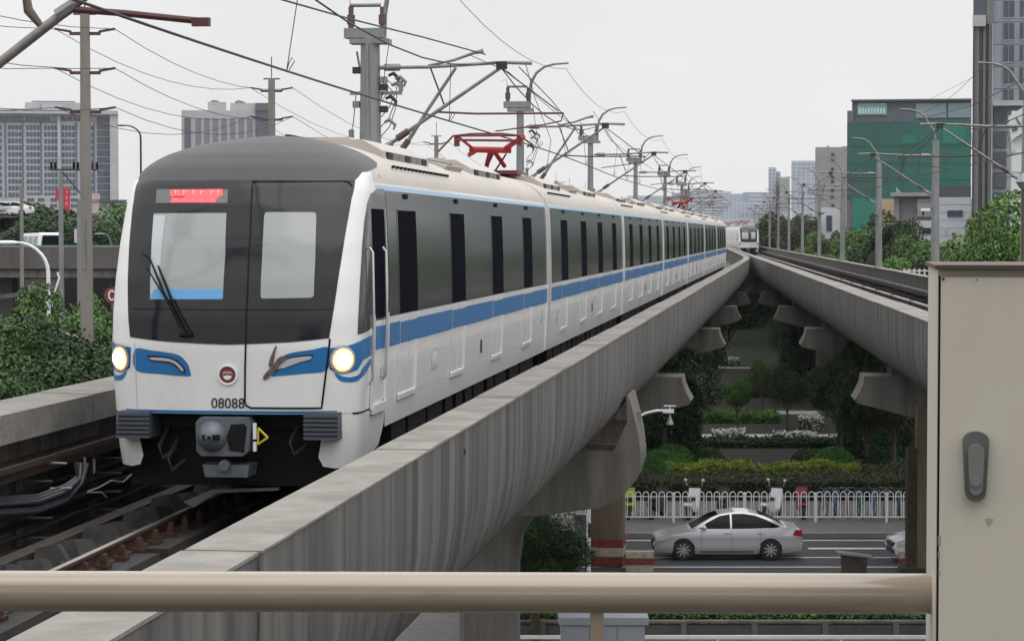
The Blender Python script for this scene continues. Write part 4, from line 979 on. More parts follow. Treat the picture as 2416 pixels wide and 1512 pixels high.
def sedan(label, loc, rz, paint, group=None, full=True):
    t = thing('car', label, 'car', loc, rz, group)
    wb0, wb1 = .93, 3.62
    body = [(.06, .30), (.60, .22)] + arch(wb0, .37, .22)[0:] + [(1.36, .20), (3.18, .20)] + arch(wb1, .37, .22) + [(4.15, .24), (4.58, .30), (4.63, .52), (4.60, .78), (4.52, .98), (4.15, 1.03), (3.7, 1.00), (2.6, .97), (1.45, .93), (.95, .86), (.45, .77), (.12, .66), (.02, .48)]
    def wf(x, z):
        tp = .90 - .20 * max(0, (.75 - x) / .75) ** 2.2 - .16 * max(0, (x - 3.9) / .75) ** 2.2; return tp - .06 * max(0, (z - .72) / .3) ** 2 - .07 * max(0, (.45 - z) / .25) ** 2 + .012 * math.exp(-((z - .74) / .05) ** 2)
    pillow('body', body, wf, paint, t, .09)
    gh = [(1.12, .90), (1.45, 1.10), (1.80, 1.30), (2.10, 1.41), (2.55, 1.465), (3.0, 1.45), (3.4, 1.36), (3.75, 1.22), (4.12, 1.02), (4.1, .96), (2.5, .93)]
    gw = lambda x, z: .80 - .26 * max(0, (z - .92) / .55) ** 1.3 - .10 * max(0, (1.5 - x) / .5) ** 2 - .10 * max(0, (x - 3.6) / .5) ** 2
    pillow('roof_and_pillars', gh, gw, paint, t, .08, 50)
    for sd in (-1, 1):
        for nm, pl in (('front_door_window', [(1.40, .975), (1.70, 1.17), (2.05, 1.345), (2.38, 1.405), (2.38, .975)]), ('rear_door_window', [(2.44, .975), (2.44, 1.41), (2.80, 1.415), (3.15, 1.365), (3.52, 1.235), (3.92, 1.04), (3.86, 1.0)])):
            def fn(x, z, off, sd=sd): return Vector((x, sd * (gw(x, z) + off), z)), Vector((0, sd, 0))
            patch(nm, [(x, z) for x, z in pl], .008, carglass, t, .1, .1, fn=fn)
        hd = MB()
        for x in (2.18, 3.22): hd.box(x, x + .2, *sorted((sd * .885, sd * .925)), .84, .87)
        hd.build('door_handle', clearlamp, t)
        for x, zz in ((2.42, (.3, .97)), (1.48, (.42, .93)), (3.30, (.55, .99))):
            g_ = MB()
            for k in range(6):
                z0 = zz[0] + (zz[1] - zz[0]) * k / 6; z1 = zz[0] + (zz[1] - zz[0]) * (k + 1) / 6
                g_.bar((x, sd * (wf(x, z0) + .001), z0), (x, sd * (wf(x, z1) + .001), z1), .008, .006)
            g_.build('door_gap', plast, t)
        MB().box(1.45, 3.1, *sorted((sd * .83, sd * .872)), .255, .30).build('sill_trim', plast, t)
        mm = MB().blob((1.56, sd * .93, 1.02), .09, .10, .075, 12, 8); mm.build('door_mirror', paint, t)
        hl = MB().prism([(.08, .60), (.42, .66), (.60, .76), (.40, .755), (.12, .68)], *sorted((sd * .60, sd * .885))); hl.build('headlight', clearlamp, t)
        tl = MB().prism([(4.30, .78), (4.62, .74), (4.58, .93), (4.40, .95)], *sorted((sd * .50, sd * .86))); tl.build('tail_light', redlamp, t)
        for x in (wb0, wb1):
            MB().tube([(x, sd * .55, .33), (x, sd * .80, .33)], .36, 24).build('wheel_arch', plast, t); wheel(t, x, sd * .78, .325, sd)
    def wfn(x, y, off): 
        z = float(np.interp(x, [1.12, 1.45, 1.80, 2.10], [.90, 1.10, 1.30, 1.41])) + off; return Vector((x - off * .6, y, z)), Vector((0, 0, 1))
    patch('windscreen', [(1.20, -.62), (2.02, -.47), (2.02, .47), (1.20, .62)], .012, carglass, t, .1, .3, fn=wfn)
    def rfn(x, y, off):
        z = float(np.interp(x, [3.0, 3.4, 3.75, 4.12], [1.45, 1.36, 1.22, 1.02])) + off; return Vector((x + off * .4, y, z)), Vector((0, 0, 1))
    patch('rear_window', [(3.30, -.48), (3.98, -.56), (3.98, .56), (3.30, .48)], .012, carglass, t, .1, .3, fn=rfn)
    gr = MB().box(-.005, .10, -.42, .42, .52, .62).box(.01, .10, -.5, .5, .30, .42); gr.build('grille', plast, t)
    MB().box(-.02, .02, -.22, .22, .44, .52).build('number_plate', mat('blue plate', (.02, .08, .30), .4), t)
    return t
sedan('silver grey sedan driving left on the near lane, seen from its side', (4.36, 71.2, .006), 0, carsil, 'cars on the road')
sedan('white car at the right, only its rounded front showing left of the column', (11.62, 70.2, .006), R(3), carwhite, 'cars on the road')

# ------------------------------------------------------------------ scooters and bicycles behind the railing
def scooter(x, y, rz, label, bodym):
    t = thing('scooter', label, 'scooter', (x, y, .14), rz, 'scooters and bicycles behind the railing')
    for wx in (-.62, .62):
        o = MB().tube([(wx, -.05, .23), (wx, .05, .23)], .23, 18).build('wheel', tyre, t); MB().cyl((wx, 0, .23), .12, .11, 12, 'y').build('rim', alloy, o)
    a = MB().prism([(-.52, .30), (-.15, .22), (.30, .22), (.28, .32), (.02, .34), (-.05, .62), (-.60, .66), (-.78, .52)], -.14, .14)
    a.prism([(.30, .24), (.50, .50), (.58, .95), (.50, 1.0), (.38, .60), (.26, .30)], -.20, .20); a.prism([(.48, .44), (.80, .40), (.84, .47), (.56, .56)], -.07, .07)
    a.build('body', bodym, t, 40)
    MB().prism([(-.72, .66), (-.02, .62), (.02, .70), (-.30, .76), (-.74, .74)], -.15, .15).build('seat', blackrub, t)
    MB().tube([(.45, -.34, 1.08), (.50, -.12, 1.02), (.50, .12, 1.02), (.45, .34, 1.08)], .018, 6).build('handlebar', plast, t)
    m_ = MB()
    for s_ in (-1, 1): m_.tube([(.48, .25 * s_, 1.05), (.46, .30 * s_, 1.25)], .008, 5).blob((.46, .31 * s_, 1.28), .02, .06, .045, 8, 6)
    m_.build('mirror', whitep if 'white' in label else plast, t); return t
SC = [(6.3, 79.9, 1.3, 'white scooter behind the railing, left of the sedan roof', whitep), (5.1, 80.0, 1.2, 'black scooter behind the railing at its left end', plast), (4.1, 80.0, 1.5, 'lime scooter at the far left of the railing', mat('lime', (.35, .42, .03), .5)),
      (7.4, 80.1, 1.4, 'black scooter behind the middle of the sedan', plast), (9.1, 79.9, 1.1, 'white scooter peeping over the rear of the sedan', whitep), (10.2, 80.1, 1.5, 'dark red scooter just right of the sedan boot', mat('dark red', (.25, .02, .05), .5)),
      (14.4, 79.9, 1.2, 'black scooter in the right third of the railing', plast), (16.2, 80.0, 1.4, 'silver scooter near the right column', galv)]
for a in SC: scooter(*a)
def bicycle(x, y, rz, label, fm):
    t = thing('bicycle', label, 'bicycle', (x, y, .14), rz, 'scooters and bicycles behind the railing')
    for wx in (-.52, .52):
        pts = [(wx + .31 * math.cos(a), 0, .33 + .31 * math.sin(a)) for a in np.linspace(0, 2 * math.pi, 21)]; o = MB().tube(pts, .018, 6, cap=False).build('wheel', tyre, t)
        s_ = MB()
        for k in range(6): a = k * math.pi / 6; s_.tube([(wx - .3 * math.cos(a), 0, .33 - .3 * math.sin(a)), (wx + .3 * math.cos(a), 0, .33 + .3 * math.sin(a))], .004, 4)
        s_.build('spokes', alloy, o)
    f = MB().tube([(-.52, 0, .33), (-.08, 0, .30), (.34, 0, .82), (-.20, 0, .78), (-.08, 0, .30)], .018, 6).tube([(.34, 0, .82), (.52, 0, .33)], .018, 6).tube([(-.52, 0, .33), (-.20, 0, .78), (-.24, 0, .90)], .014, 6)
    f.tube([(.34, 0, .82), (.30, 0, 1.0)], .015, 6).tube([(.36, -.24, 1.02), (.30, 0, 1.0), (.36, .24, 1.02)], .012, 6); f.build('frame', fm, t)
    MB().prism([(-.36, .90), (-.12, .92), (-.12, .96), (-.36, .96)], -.06, .06).build('saddle', blackrub, t); MB().box(.45, .68, -.13, .13, .70, .90).build('basket', mat('basket wire', (.08, .09, .10), .6), t)
for i, x in enumerate((10.9, 11.3, 11.75, 12.2, 12.65, 13.1, 13.55, 15.0, 15.5)):
    bicycle(x, 79.8 + .1 * (i % 3), 1.25 + .1 * (i % 4), 'shared %s bicycle, %s of the row right of the sedan' % (('teal', 'blue', 'silver')[i % 3], ('first', 'second', 'third', 'fourth', 'fifth', 'sixth', 'seventh', 'eighth', 'last')[i]), (mat('teal paint', (.03, .16, .17), .4), mat('bike blue', (.05, .14, .35), .4), galv)[i % 3])
# ------------------------------------------------------------------ street things near the columns
def lamp_hook():
    t = thing('street_lamp', 'white hooked lamp arm with bell shade sticking out from the near pier', 'street lamp', (2.55, 45.6, 6.05))
    MB().tube([(0, 0, .38), (.12, 0, .45), (.35, 0, .50), (.62, 0, .485)], .024, 8).box(.46, .68, -.05, .05, .455, .52).build('arm', whitep, t)
    MB().tube([(.60, 0, .455), (.60, 0, .38), (.60, 0, .27), (.60, 0, .22)], [.016, .024, .07, .08], 14).build('lamp_shade', galv, t)
    MB().box(.48, .72, -.03, .03, .585, .60).tube([(.60, 0, .5), (.60, 0, .59)], .010, 6).build('antenna', whitep, t)
    MB().box(-.04, .03, -.06, .06, .28, .48).build('wall_bracket', galv, t)
lamp_hook()
t = thing('sign_box', 'small framed grey box on a post beside the white pole', 'box', ((1370 - 1208) * 62 / FPX, 62, 0))
MB().box(-.16, .16, -.05, .05, 1.75, 2.45).build('panel', mat('box grey', (.09, .095, .105), .5), t); MB().tube([(-.17, -.06, 2.47), (.17, -.06, 2.47), (.17, -.06, 1.7)], .014, 6).build('frame', whitep, t); MB().box(-.03, .03, -.02, .02, 0, 1.76).build('post', galv, t)
t = thing('white_pole', 'plain white pole standing left of the brown column', 'pole', ((1390 - 1208) * 63 / FPX, 63, 0)); MB().tube([(0, 0, 0), (0, 0, 2.75)], .055, 12).build('shaft', whitep, t); MB().box(-.02, .05, -.1, -.05, 1.7, 2.1).build('meter_box', plast, t)
t = thing('guard_hut', 'low dark grey hut wall in the shade under the left viaduct', 'hut', (.1, 66, 0))
MB().box(-2.0, 1.0, 0, 3.0, 0, 2.35).build('wall', mat('hut wall', (.10, .10, .105), .8, var=.2), t); MB().box(-2.15, 1.15, -.15, 3.15, 2.35, 2.47).build('roof', concrete, t)
t = thing('street_cabinet', 'pale grey panelled street cabinet just below the handrail post', 'street cabinet', (1.02, 49.6, 0))
gcm = mat('pale grey cabinet', (.30, .33, .37), .5, 0, var=.08)
MB().box(.06, 1.88, .05, 1.2, 0, 1.55).build('body', gcm, t); MB().box(0, 1.96, 0, 1.25, 1.56, 1.72).build('lid', gcm, t)
for r_ in range(3):
    for c_ in range(3): MB().box(.08 + c_ * .60, .66 + c_ * .60, .03, .05, .05 + r_ * .5, .52 + r_ * .5).build('panel', gcm, t)
# concrete planter wall and pale rail on the near side of the road
t = thing('planter_wall', 'low grey planter wall with pale posts, below the handrail', 'wall', (3.0, 56.3, 0))
wm = mat('planter wall panel', (.10, .095, .09), .85, 0, var=.3, scale=2)
for i in range(14):
    x = -4 + i * 1.75; MB().box(x + .09, x + 1.66, 0, .12, .0, .42).build('wall_panel', wm, t); MB().box(x - .08, x + .08, -.03, .15, 0, .46).build('wall_post', concrete_pale, t)
MB().box(-4, 20.5, -.04, .16, .462, .52).build('wall_cap', concrete_pale, t)
t = thing('low_rail', 'thin white rail running just below the planter wall', 'rail', (3, 55.3, 0)); MB().box(-4, 20, -.05, .05, .25, .33).build('rail_bar', whitep, t)
for i in range(9): MB().box(-4 + i * 3 - .03, -4 + i * 3 + .03, -.03, .03, 0, .249).build('rail_post', whitep, t)
structure('near_pavement', MB().box(-160, 160, 48, 59.2, .0, .10), pavem)
for i, (x, lb) in enumerate(((1508, 'faded red and white block right of the brown column foot'), (2150, 'faded red and white block at the foot of the right column'))):
    t = thing('barrier_block', lb, 'barrier', ((x - 1208) * 68.8 / FPX, 68.2, .006)); 
    for k in range(3): MB().box(-.42, .42, -.2, .2, k * .2, k * .2 + .19).build('block', [MATS['faded cream paint'], MATS['faded red paint']][k % 2], t)
t = thing('litter_bin', 'brown bin under a tilted dark board on the near lane edge', 'bin', ((2010 - 1208) * 67.5 / FPX, 66.8, .006))
MB().prism([(-.32, 0), (.32, 0), (.36, .62), (-.36, .66)], -.25, .25).build('bin_body', mat('bin brown', (.07, .05, .045), .8, var=.4), t); MB().prism([(-.52, .72), (.52, .60), (.52, .64), (-.52, .78)], -.3, .3).build('lid_board', galv, t)
t = thing('ivy_post', 'brown ivy covered post left of the grey cabinet, below the right viaduct', 'post', ((2160 - 1208) * 66 / FPX, 66.0, 0))
MB().box(-.22, .06, -.2, .2, 0, 3.9).build('ivy_cover', mat('ivy brown', (.045, .042, .025), .95, var=.5, scale=4), t); MB().box(.062, .40, -.2, .3, 0, 5.1).build('shaft', concrete_brown, t); MB().prism([(-.5, 0), (.4, 0), (.4, .45), (-.38, .45)], -.35, .35).build('base', MATS['ivy brown'], t)
# ------------------------------------------------------------------ catenary masts and wires
def mast(Xf, y, sg, label, group, r0=.14, lattice=False, first=False):
    """sg=-1: left of the left viaduct, cantilever to the right; sg=+1: mirrored"""
    off = 2.62; c, d, nn = frame(Xf, y); base = c + nn * (sg * off) + Vector((0, 0, RAIL + 1.205))
    t = thing('catenary_mast', label, 'catenary mast', base, -math.atan2(d.x, d.y), group)
    k = -sg; ez = EYE - base.z            # heights below are given relative to the eye
    H = lambda h: h + ez
    def V(x, h, y=0): return (k * x, y, H(h))
    MB().tube([V(0, -1.9), V(0, 1.0), V(0, 4.05)], [r0 * 1.15, r0, r0 * .82], 16).build('column', galv, t)
    MB().box(*sorted((k * -r0 * 1.6, k * r0 * 1.6)), -r0 * 1.6, r0 * 1.6, H(-1.9), H(-1.84)).build('base_plate', galv, t)
    if sg < 0:
        for h in (3.95, 4.12):
            pass
        MB().box(*sorted((k * -.52, k * .30)), -.16, .16, H(4.02), H(4.22)).box(*sorted((k * -.40, k * .42)), -.20, .20, H(3.9), H(4.0)).build('platform', galv, t)
        for x in (-.40, .26):
            MB().tube([V(x, 4.22), V(x, 4.30), V(x, 4.31), V(x, 4.50), V(x, 4.51), V(x, 4.66)], [.06, .06, .085, .085, .055, .055], 12).build('insulator', [porcelain], t)
        MB().tube([V(-.42, 4.62), V(-.42, 4.70), V(.22, 4.70)], .04, 8).tube([V(-.4, 4.7), V(-.46, 4.95), V(-.62, 4.86)], .01, 5).build('jumper', galv, t)
    MB().tube([V(.28 if sg < 0 else .02, 4.0), V(.30 if sg < 0 else .10, 4.5), V(.36, 4.85), V(.52, 5.13), V(.78, 5.32), V(1.08, 5.40), V(1.55, 5.43)], [.06, .055, .05, .045, .04, .035, .03], 8).build('gooseneck', tubem, t)
    if first:
        cant = MB().tube([V(.35, 1.14), V(2.95, 3.06)], .048, 10); cant.build('strut', tubem, t)
        MB().tube([V(1.72, 2.16), V(2.3, 2.11), V(3.10, 2.02)], .033, 8).box(*sorted((k * 2.95, k * 3.12)), -.04, .04, H(1.98), H(2.06)).build('registration_arm', maroon, t)
        MB().tube([V(1.30, 2.35), V(1.33, 2.15), V(1.48, 1.97)], [.04, .05, .03], 8).build('insulator', porcelain, t)
        MB().tube([V(1.62, 2.10), V(1.78, 2.20)], .065, 8).build('clamp', galv, t)
        MB().tube([V(.1, 3.45), V(3.3, 3.47)], .035, 8).build('top_tube', tubem, t)
        return t
    # top tube, struts, registration arm
    MB().tube([V(.14, 3.40), V(.5, 3.42), V(1.2, 3.42), V(2.75, 3.50), V(3.35, 3.48)], [.03, .035, .035, .035, .04], 8).build('top_tube', tubem, t)
    MB().tube([V(.20, 3.42), V(.28, 3.42), V(.29, 3.42), V(.62, 3.42), V(.63, 3.42)], [.04, .04, .075, .075, .04], 10).build('insulator', galv, t)
    MB().tube([V(.42, 1.86), V(1.55, 2.62), V(2.72, 3.40)], [.04, .04, .034], 8).build('strut', tubem, t)
    if sg < 0 and y < 80:
        MB().tube([V(.72, 1.80), V(1.2, 2.55), V(1.78, 3.40)], [.045, .036, .034], 8).build('strut', tubem, t); MB().tube([V(.62, 1.68), V(.80, 1.93)], [.07, .065], 10).build('insulator', porcelain, t)
        MB().tube([V(1.2, 3.45), V(1.75, 3.56), V(2.15, 3.70), V(2.35, 3.74)], [.026, .03, .034, .05], 8).build('top_tube', tubem, t)
        for q, (xx, hh) in enumerate(((.36, 3.25), (.50, 3.18), (.42, 3.05), (.30, 2.78), (.28, 2.30), (.34, 1.62))): MB().tube([V(r0 + xx - .22, hh), V(r0 + xx - .12, hh + .05), V(r0 + xx, hh - .06), V(r0 + xx - .04, hh - .16)], [.03, .045, .035, .02], 7).build('fitting', [wirem, galv, tubem][q % 3], t)
        for q in range(3): MB().tube([V(.3, 3.2 - q * .1), V(.55, 3.0 - q * .16, .05), V(.40, 2.6 - q * .2), V(.22, 2.4 - q * .2)], .010, 5).build('jumper', wirem, t)
    MB().tube([V(.50, 1.92), V(.55, 1.95), V(.56, 1.96), V(.80, 2.12)], [.03, .03, .075, .07], 10).build('insulator', porcelain, t)
    MB().tube([V(.16, 1.72), V(.46, 1.87)], .06, 8).box(*sorted((k * .05, k * .20)), -.06, .06, H(1.5), H(1.95)).build('bracket', galv, t)
    MB().tube([V(1.40, 2.50), V(2.2, 2.46), V(4.0, 2.46)], .024, 6).tube([V(4.0, 2.46), V(3.95, 2.30), V(3.55, 2.22), V(2.6, 2.10)], .016, 6).build('registration_arm', maroon, t)
    MB().tube([V(2.68, 3.42), V(3.9, 2.5)], .014, 5).tube([V(1.25, 3.42), V(1.55, 2.62)], .018, 5).build('stay', wirem, t)
    MB().box(*sorted((k * 2.62, k * 2.84)), -.05, .05, H(3.36), H(3.52)).build('clamp', wirem, t)
    for i, (x, h) in enumerate(((-r0 - .05, 3.3), (r0 + .04, 3.1), (r0 + .05, 2.5), (-r0 - .05, 2.6), (r0 + .05, 2.95))):
        if sg < 0 and r0 > .16: MB().box(*sorted((k * (x - .07), k * (x + .07))), -.08, .08, H(h), H(h + .13)).build('fitting', [wirem, galv][i % 2], t)
    if sg < 0 and r0 > .16:
        MB().box(*sorted((k * -.42, k * .66)), -.04, .04, H(2.86), H(2.93)).box(*sorted((k * .60, k * .68)), -.05, .05, H(2.93), H(3.15)).build('side_bracket', galv, t)
        MB().tube([V(-.02, 3.9, -.26), V(.0, 1.4, -.26)], .03, 6).build('conduit', galv, t)
        MB().tube([V(-.30, 2.85), V(-.36, 2.25), V(-.40, 2.1)], .012, 5).box(*sorted((k * -.45, k * -.35)), -.04, .04, H(1.92), H(2.15)).tube([V(-.40, 1.9), V(-.42, 1.5)], .010, 5).build('tension_weight', tubem, t)
        MB().tube([V(-.28, 3.75), V(-.22, 3.42), V(-.12, 3.40)], .025, 6).build('hook', galv, t)
    return t
LM = [22.0, 47.0, 73.0, 98.5, 127.0, 157.0, 186.0, 216.0, 246.0, 276.0]
gL = 'catenary masts on the left viaduct'; gR = 'catenary masts on the right viaduct'
for i, y in enumerate(LM):
    mast(XL, y, -1, ['mast cut by the upper left corner, only its tubes showing', 'thick grey mast with brackets and insulators, right behind the train front', 'slim grey mast behind the red pantograph'][i] if i < 3 else 'slim mast beside the train, %s from the camera in the left row' % ORD[i], gL, .24 if i == 1 else .135, first=(i == 0))
RM = [73.0, 100.0, 130.0, 161.0, 190.0, 219.0, 249.0, 279.0, 310.0]
for i, y in enumerate(RM):
    mast(XR, y, 1, ['mast at the upper right edge, only its curved arm and long strut showing', 'thick grey mast in front of the green netted building, left of the tower', 'grey mast over the left half of the green netted building'][i] if i < 3 else 'grey mast right of the far train, %s in the right row' % ORD[i], gR, .17 if i < 4 else .14)
def wire(name, label, cat, pts, r, group=None, m=None, n=5):
    t = thing(name, label, cat, (0, 0, 0), 0, group); MB().tube(pts, r, n).build('strand', m or wirem, t, 80); return t
def track_pt(Xf, y, u, h):
    c, d, nn = frame(Xf, y); return c + nn * u + Vector((0, 0, EYE + h))
def seq(L_, n):
    out = []
    for a, b in zip(L_[:-1], L_[1:]): out += [(a + (b - a) * k / n, k / n) for k in range(n)]
    out.append((L_[-1], 0)); return out
for nm, Xf, M_, sg, u0, side in (('L', XL, [-6.0] + LM, -1, 0.0, 'left'), ('R', XR, [44.0] + RM, 1, 0.0, 'right')):
    # contact wire (staggered), messenger wire (sagging) with droppers, ground wire on the goosenecks
    pts = [track_pt(Xf, y, .16 * math.cos(y / 9.0), 2.0) for y, f in seq(M_, 12)]
    wire('contact_wire', 'lower dark contact wire over the %s track, touched by %s' % (side, 'the red pantograph' if nm == 'L' else 'nothing'), 'wire', pts, .016 if nm == 'L' else .014)
    pts2 = [track_pt(Xf, y, 0.0, 3.52 - .85 * 4 * f * (1 - f) * .8) for y, f in seq(M_, 8)]
    t = wire('messenger_wire', 'upper sagging catenary wire above the %s track with thin droppers' % side, 'wire', pts2, .014)
    for y, f in seq(M_, 4):
        if f and y < 200:
            h = 3.52 - .68 * 4 * f * (1 - f); MB().tube([track_pt(Xf, y, 0, h), track_pt(Xf, y, .16 * math.cos(y / 9.0), 2.0)], .006, 4).build('dropper', wirem, t)
            u_ = .16 * math.cos(y / 9.0); MB().tube([track_pt(Xf, y, u_, 2.0), track_pt(Xf, y, u_ + .03, 2.10), track_pt(Xf, y, u_ + .07, 2.17), track_pt(Xf, y, u_ + .10, 2.12), track_pt(Xf, y, u_ + .03, 2.01)], .006, 4).build('clip_loop', wirem, t)
    pts3 = [track_pt(Xf, y, sg * 1.15, 5.25 - .5 * 4 * f * (1 - f)) for y, f in seq(M_, 8)]
    wire('ground_wire', 'thin ground wire hung from the curved arms on the %s viaduct' % side, 'wire', pts3, .008)
wire('feeder_wire', 'long dark wire crossing the top towards the second mast joint', 'wire', [at(640, -8, 30), at(820, 43, 36), at(1000, 88, 42), at(1145, 128, 47)], .015)
wire('feeder_wire', 'dark cable sloping down from the joint of the nearest cantilever', 'wire', [at(1225, 158, 48), at(1300, 235, 55), at(1370, 320, 63)], .012)
wire('feeder_wire', 'dark cable rising to the right edge above the tower', 'wire', [at(2190, 275, 100), at(2290, 250, 88), at(2360, 215, 80), at(2430, 180, 76)], .016)
wire('feeder_wire', 'thin guy wire running up from the green building to the tower', 'wire', [at(2195, 233, 180), at(2290, 185, 150), at(2330, 160, 140)], .012)
# ------------------------------------------------------------------ concrete power poles left, with their lines
conc_pole = mat('grey concrete pole', (.235, .215, .195), .85, 0, var=.2, scale=2, stretch=(1, 1, .4))
armm = mat('maroon arm', (.07, .025, .03), .6)
PP = [(-11.15, 60.0, 5.75), (-8.9, 85.0, 5.75), (-4.55, 138.0, 5.9), (1.2, 185.0, 5.3), (4.2, 218.0, 5.0), (5.9, 236.0, 5.0), (8.2, 256.0, 5.0)]
arms_h = {0: [5.22, 4.20, 3.18], 1: [5.28, 4.22], 2: [5.40, 4.3], 3: [4.6], 4: [5.0 - .2], 5: [4.75], 6: [4.6]}
plab = ['tall concrete power pole with maroon arms at the left, in front of the big block', 'concrete power pole with a spike, rising behind the train roof', 'slim power pole between the thick mast and the red pantograph', 'thin far pole just right of the pantograph', 'second thin far pole right of the pantograph', 'third thin far pole right of the pantograph', 'fourth and smallest far pole right of the pantograph']
for i, (x, y, h) in enumerate(PP):
    t = thing('power_pole', plab[i], 'power pole', (x, y, 0), 0, 'power poles left of the train')
    k = 1.0
    MB().tube([(0, 0, 0), (0, 0, 8), (0, 0, EYE + h)], [.19 * k, .165 * k, .125 * k], 14).build('pole_shaft', conc_pole, t)
    MB().tube([(0, 0, EYE + h), (0, 0, EYE + h + .8)], .02, 6).tube([(-.3, 0, EYE + h - .02), (.3, 0, EYE + h - .02)], .03, 6).build('lightning_rod', armm, t)
    for ah in arms_h[i]:
        z = EYE + ah; a = MB()
        a.box(-.40, .40, -.05, .05, z - .04, z + .04)
        for s_ in (-1, 1): a.prism([(s_ * .36, z - .03), (s_ * .42, z + .03), (s_ * .80, z + .10), (s_ * .78, z + .15), (s_ * .36, z + .08)] if s_ > 0 else [(s_ * .36, z + .08), (s_ * .78, z + .15), (s_ * .80, z + .10), (s_ * .42, z + .03), (s_ * .36, z - .03)], -.045, .045)
        a.build('cross_arm', armm, t)
    if i == 0:
        MB().tube([(-.02, -.2, EYE + .4), (-.02, -.2, EYE - .9)], .03, 6).build('cable_tube', galv, t)
        MB().tube([(-.62, 0, EYE - 2.62), (.12, -.05, EYE - 2.78)], .05, 6).build('lamp_bracket', galv, t)
n_ = 0
for i in range(len(PP) - 1):
    a, b = PP[i], PP[i + 1]
    for j in range(min(len(arms_h[i]), 3)):
        hb = arms_h[i + 1][min(j, len(arms_h[i + 1]) - 1)]
        for s_ in (-.78, .78):
            pts = []
            for k in range(9):
                f = k / 8; pts.append((a[0] + (b[0] - a[0]) * f + s_, a[1] + (b[1] - a[1]) * f, EYE + arms_h[i][j] + .12 + (hb - arms_h[i][j]) * f - (.9 if j < 2 else 1.1) * 4 * f * (1 - f) * min(1, (b[1] - a[1]) / 40)))
            wire('power_line', '%s power line of the %s span between the power poles, on the %s arm tips' % (('top', 'middle', 'bottom')[j], ('first', 'second', 'third', 'fourth', 'fifth', 'sixth')[i], 'right' if s_ > 0 else 'left'), 'wire', pts, .010, 'power lines')
for j, ah in enumerate(arms_h[0]):
    for s_ in (-.78, .78):
        pts = [(-11.15 + s_ - 3.2 * f, 60 - 30 * f, EYE + ah + .12 - .7 * 4 * f * (1 - f) + (.2 * f)) for f in [q / 8 for q in range(9)]]
        wire('power_line', '%s line leaving the tall concrete pole to the left edge, %s arm tip' % (('top', 'middle', 'bottom')[j], 'right' if s_ > 0 else 'left'), 'wire', pts, .010, 'power lines')
# far smaller pole with insulator crossarm in front of the big block
t = thing('power_pole', 'pale metal pole with a black insulator crossarm in front of the big block', 'power pole', ((145 - 1208) * 95 / FPX, 95.0, 0))
z = hpx(402, 95.0)
MB().tube([(0, 0, 0), (0, 0, z)], [.14, .09], 10).build('pole_shaft', galv, t); MB().box(-.42, 1.55, -.04, .04, z - .02, z + .05).tube([(.05, 0, z - .05), (1.05, 0, z - 1.25), (1.1, 0, z - 1.3)], .03, 6).build('cross_arm', wirem, t)
for x in (-.38, -.22, .55, .72, 1.3, 1.5): MB().tube([(x, 0, z + .05), (x, 0, z + .12), (x, 0, z + .32)], [.03, .06, .05], 8).build('insulator', black, t)
for i, (x, yt, Y, lb) in enumerate(((52, 442, 110, 'pale thin pole left, behind the elevated road'), (187, 470, 100, 'thin steel pole just left of the tall concrete pole'))):
    t = thing('pole', lb, 'pole', ((x - 1208) * Y / FPX, Y, 0)); MB().tube([(0, 0, 0), (0, 0, hpx(yt, Y))], [.12, .08], 10).build('shaft', conc_pole if i == 0 else galv, t)
def street_lamp(x, y, h, reach, label, sgn=-1, r=.06, head=None, hook=False, m=None):
    t = thing('street_lamp', label, 'street lamp', (x, y, 0)); m = m or galv
    arc = [(sgn * reach * (1 - math.cos(a)), 0, h - 1.0 + 1.0 * math.sin(a)) for a in np.linspace(0, math.pi / 2, 8)]; MB().tube([(0, 0, 0)] + arc, [r] + [r * (.75 - .04 * q) for q in range(8)], 10).build('pole', m, t)
    MB().blob((sgn * (reach + .28), 0, h - .01), .42, .12, .075, 12, 8).build('lamp_head', m, t)
    if hook: MB().tube([(.02, 0, h - 1.9), (.22, 0, h - 1.6), (.36, 0, h - 1.15), (.30, 0, h - .98)], .035, 8).build('second_arm', m, t); MB().box(-.1, .12, -.08, .08, h - 2.1, h - 1.95).build('clamp', m, t)
    return t
street_lamp((114 - 1208) * 75 / FPX, 75, hpx(572, 75), 1.05, 'white curved street lamp in front of the elevated road at the left', -1, .085, hook=True, m=whitep)
street_lamp((334 - 1208) * 190 / FPX, 190, hpx(297, 190), 1.3, 'dark curved street lamp right of the big block, above the train roof', -1, .11, m=wirem)
street_lamp((253 - 1208) * 160 / FPX + .3, 160, hpx(552, 160), .5, 'small pale lamp beside the train left shoulder', -1, .05)
t = thing('street_lamp', 'old style lamp with a flared shade at the right edge, above the cabinet', 'street lamp', ((2412 - 1208) * 40 / FPX, 40.0, 0))
z = hpx(430, 40.0); MB().tube([(0, 0, 0), (0, 0, z)], .028, 8).build('pole', mat('olive pole', (.06, .055, .035), .6), t); MB().tube([(0, 0, z - .12), (0, 0, z), (0, 0, z + .08), (0, 0, z + .16)], [.05, .13, .09, .02], 16).build('lamp_shade', galv, t)
for i, (x, yy, Y) in enumerate(((2183, 497, 99.6), (2058, 512, 129.6), (1937, 505, 189.6))):
    t = thing('camera', 'small surveillance camera on the %s' % ('thick mast right of the grey ledge building', 'mast in front of the green building', 'mast beside the small white building')[i], 'camera', ((x - 1208) * Y / FPX, Y, hpx(yy, Y)))
    MB().box(-.2, .18, -.1, .1, -.02, .10).build('housing', whitep if i == 0 else plast, t); MB().tube([(.1, 0, 0), (.28, 0, .1)], .03, 6).tube([(-.1, 0, -.02), (-.12, 0, -.22)], .05, 6).build('bracket', plast, t)

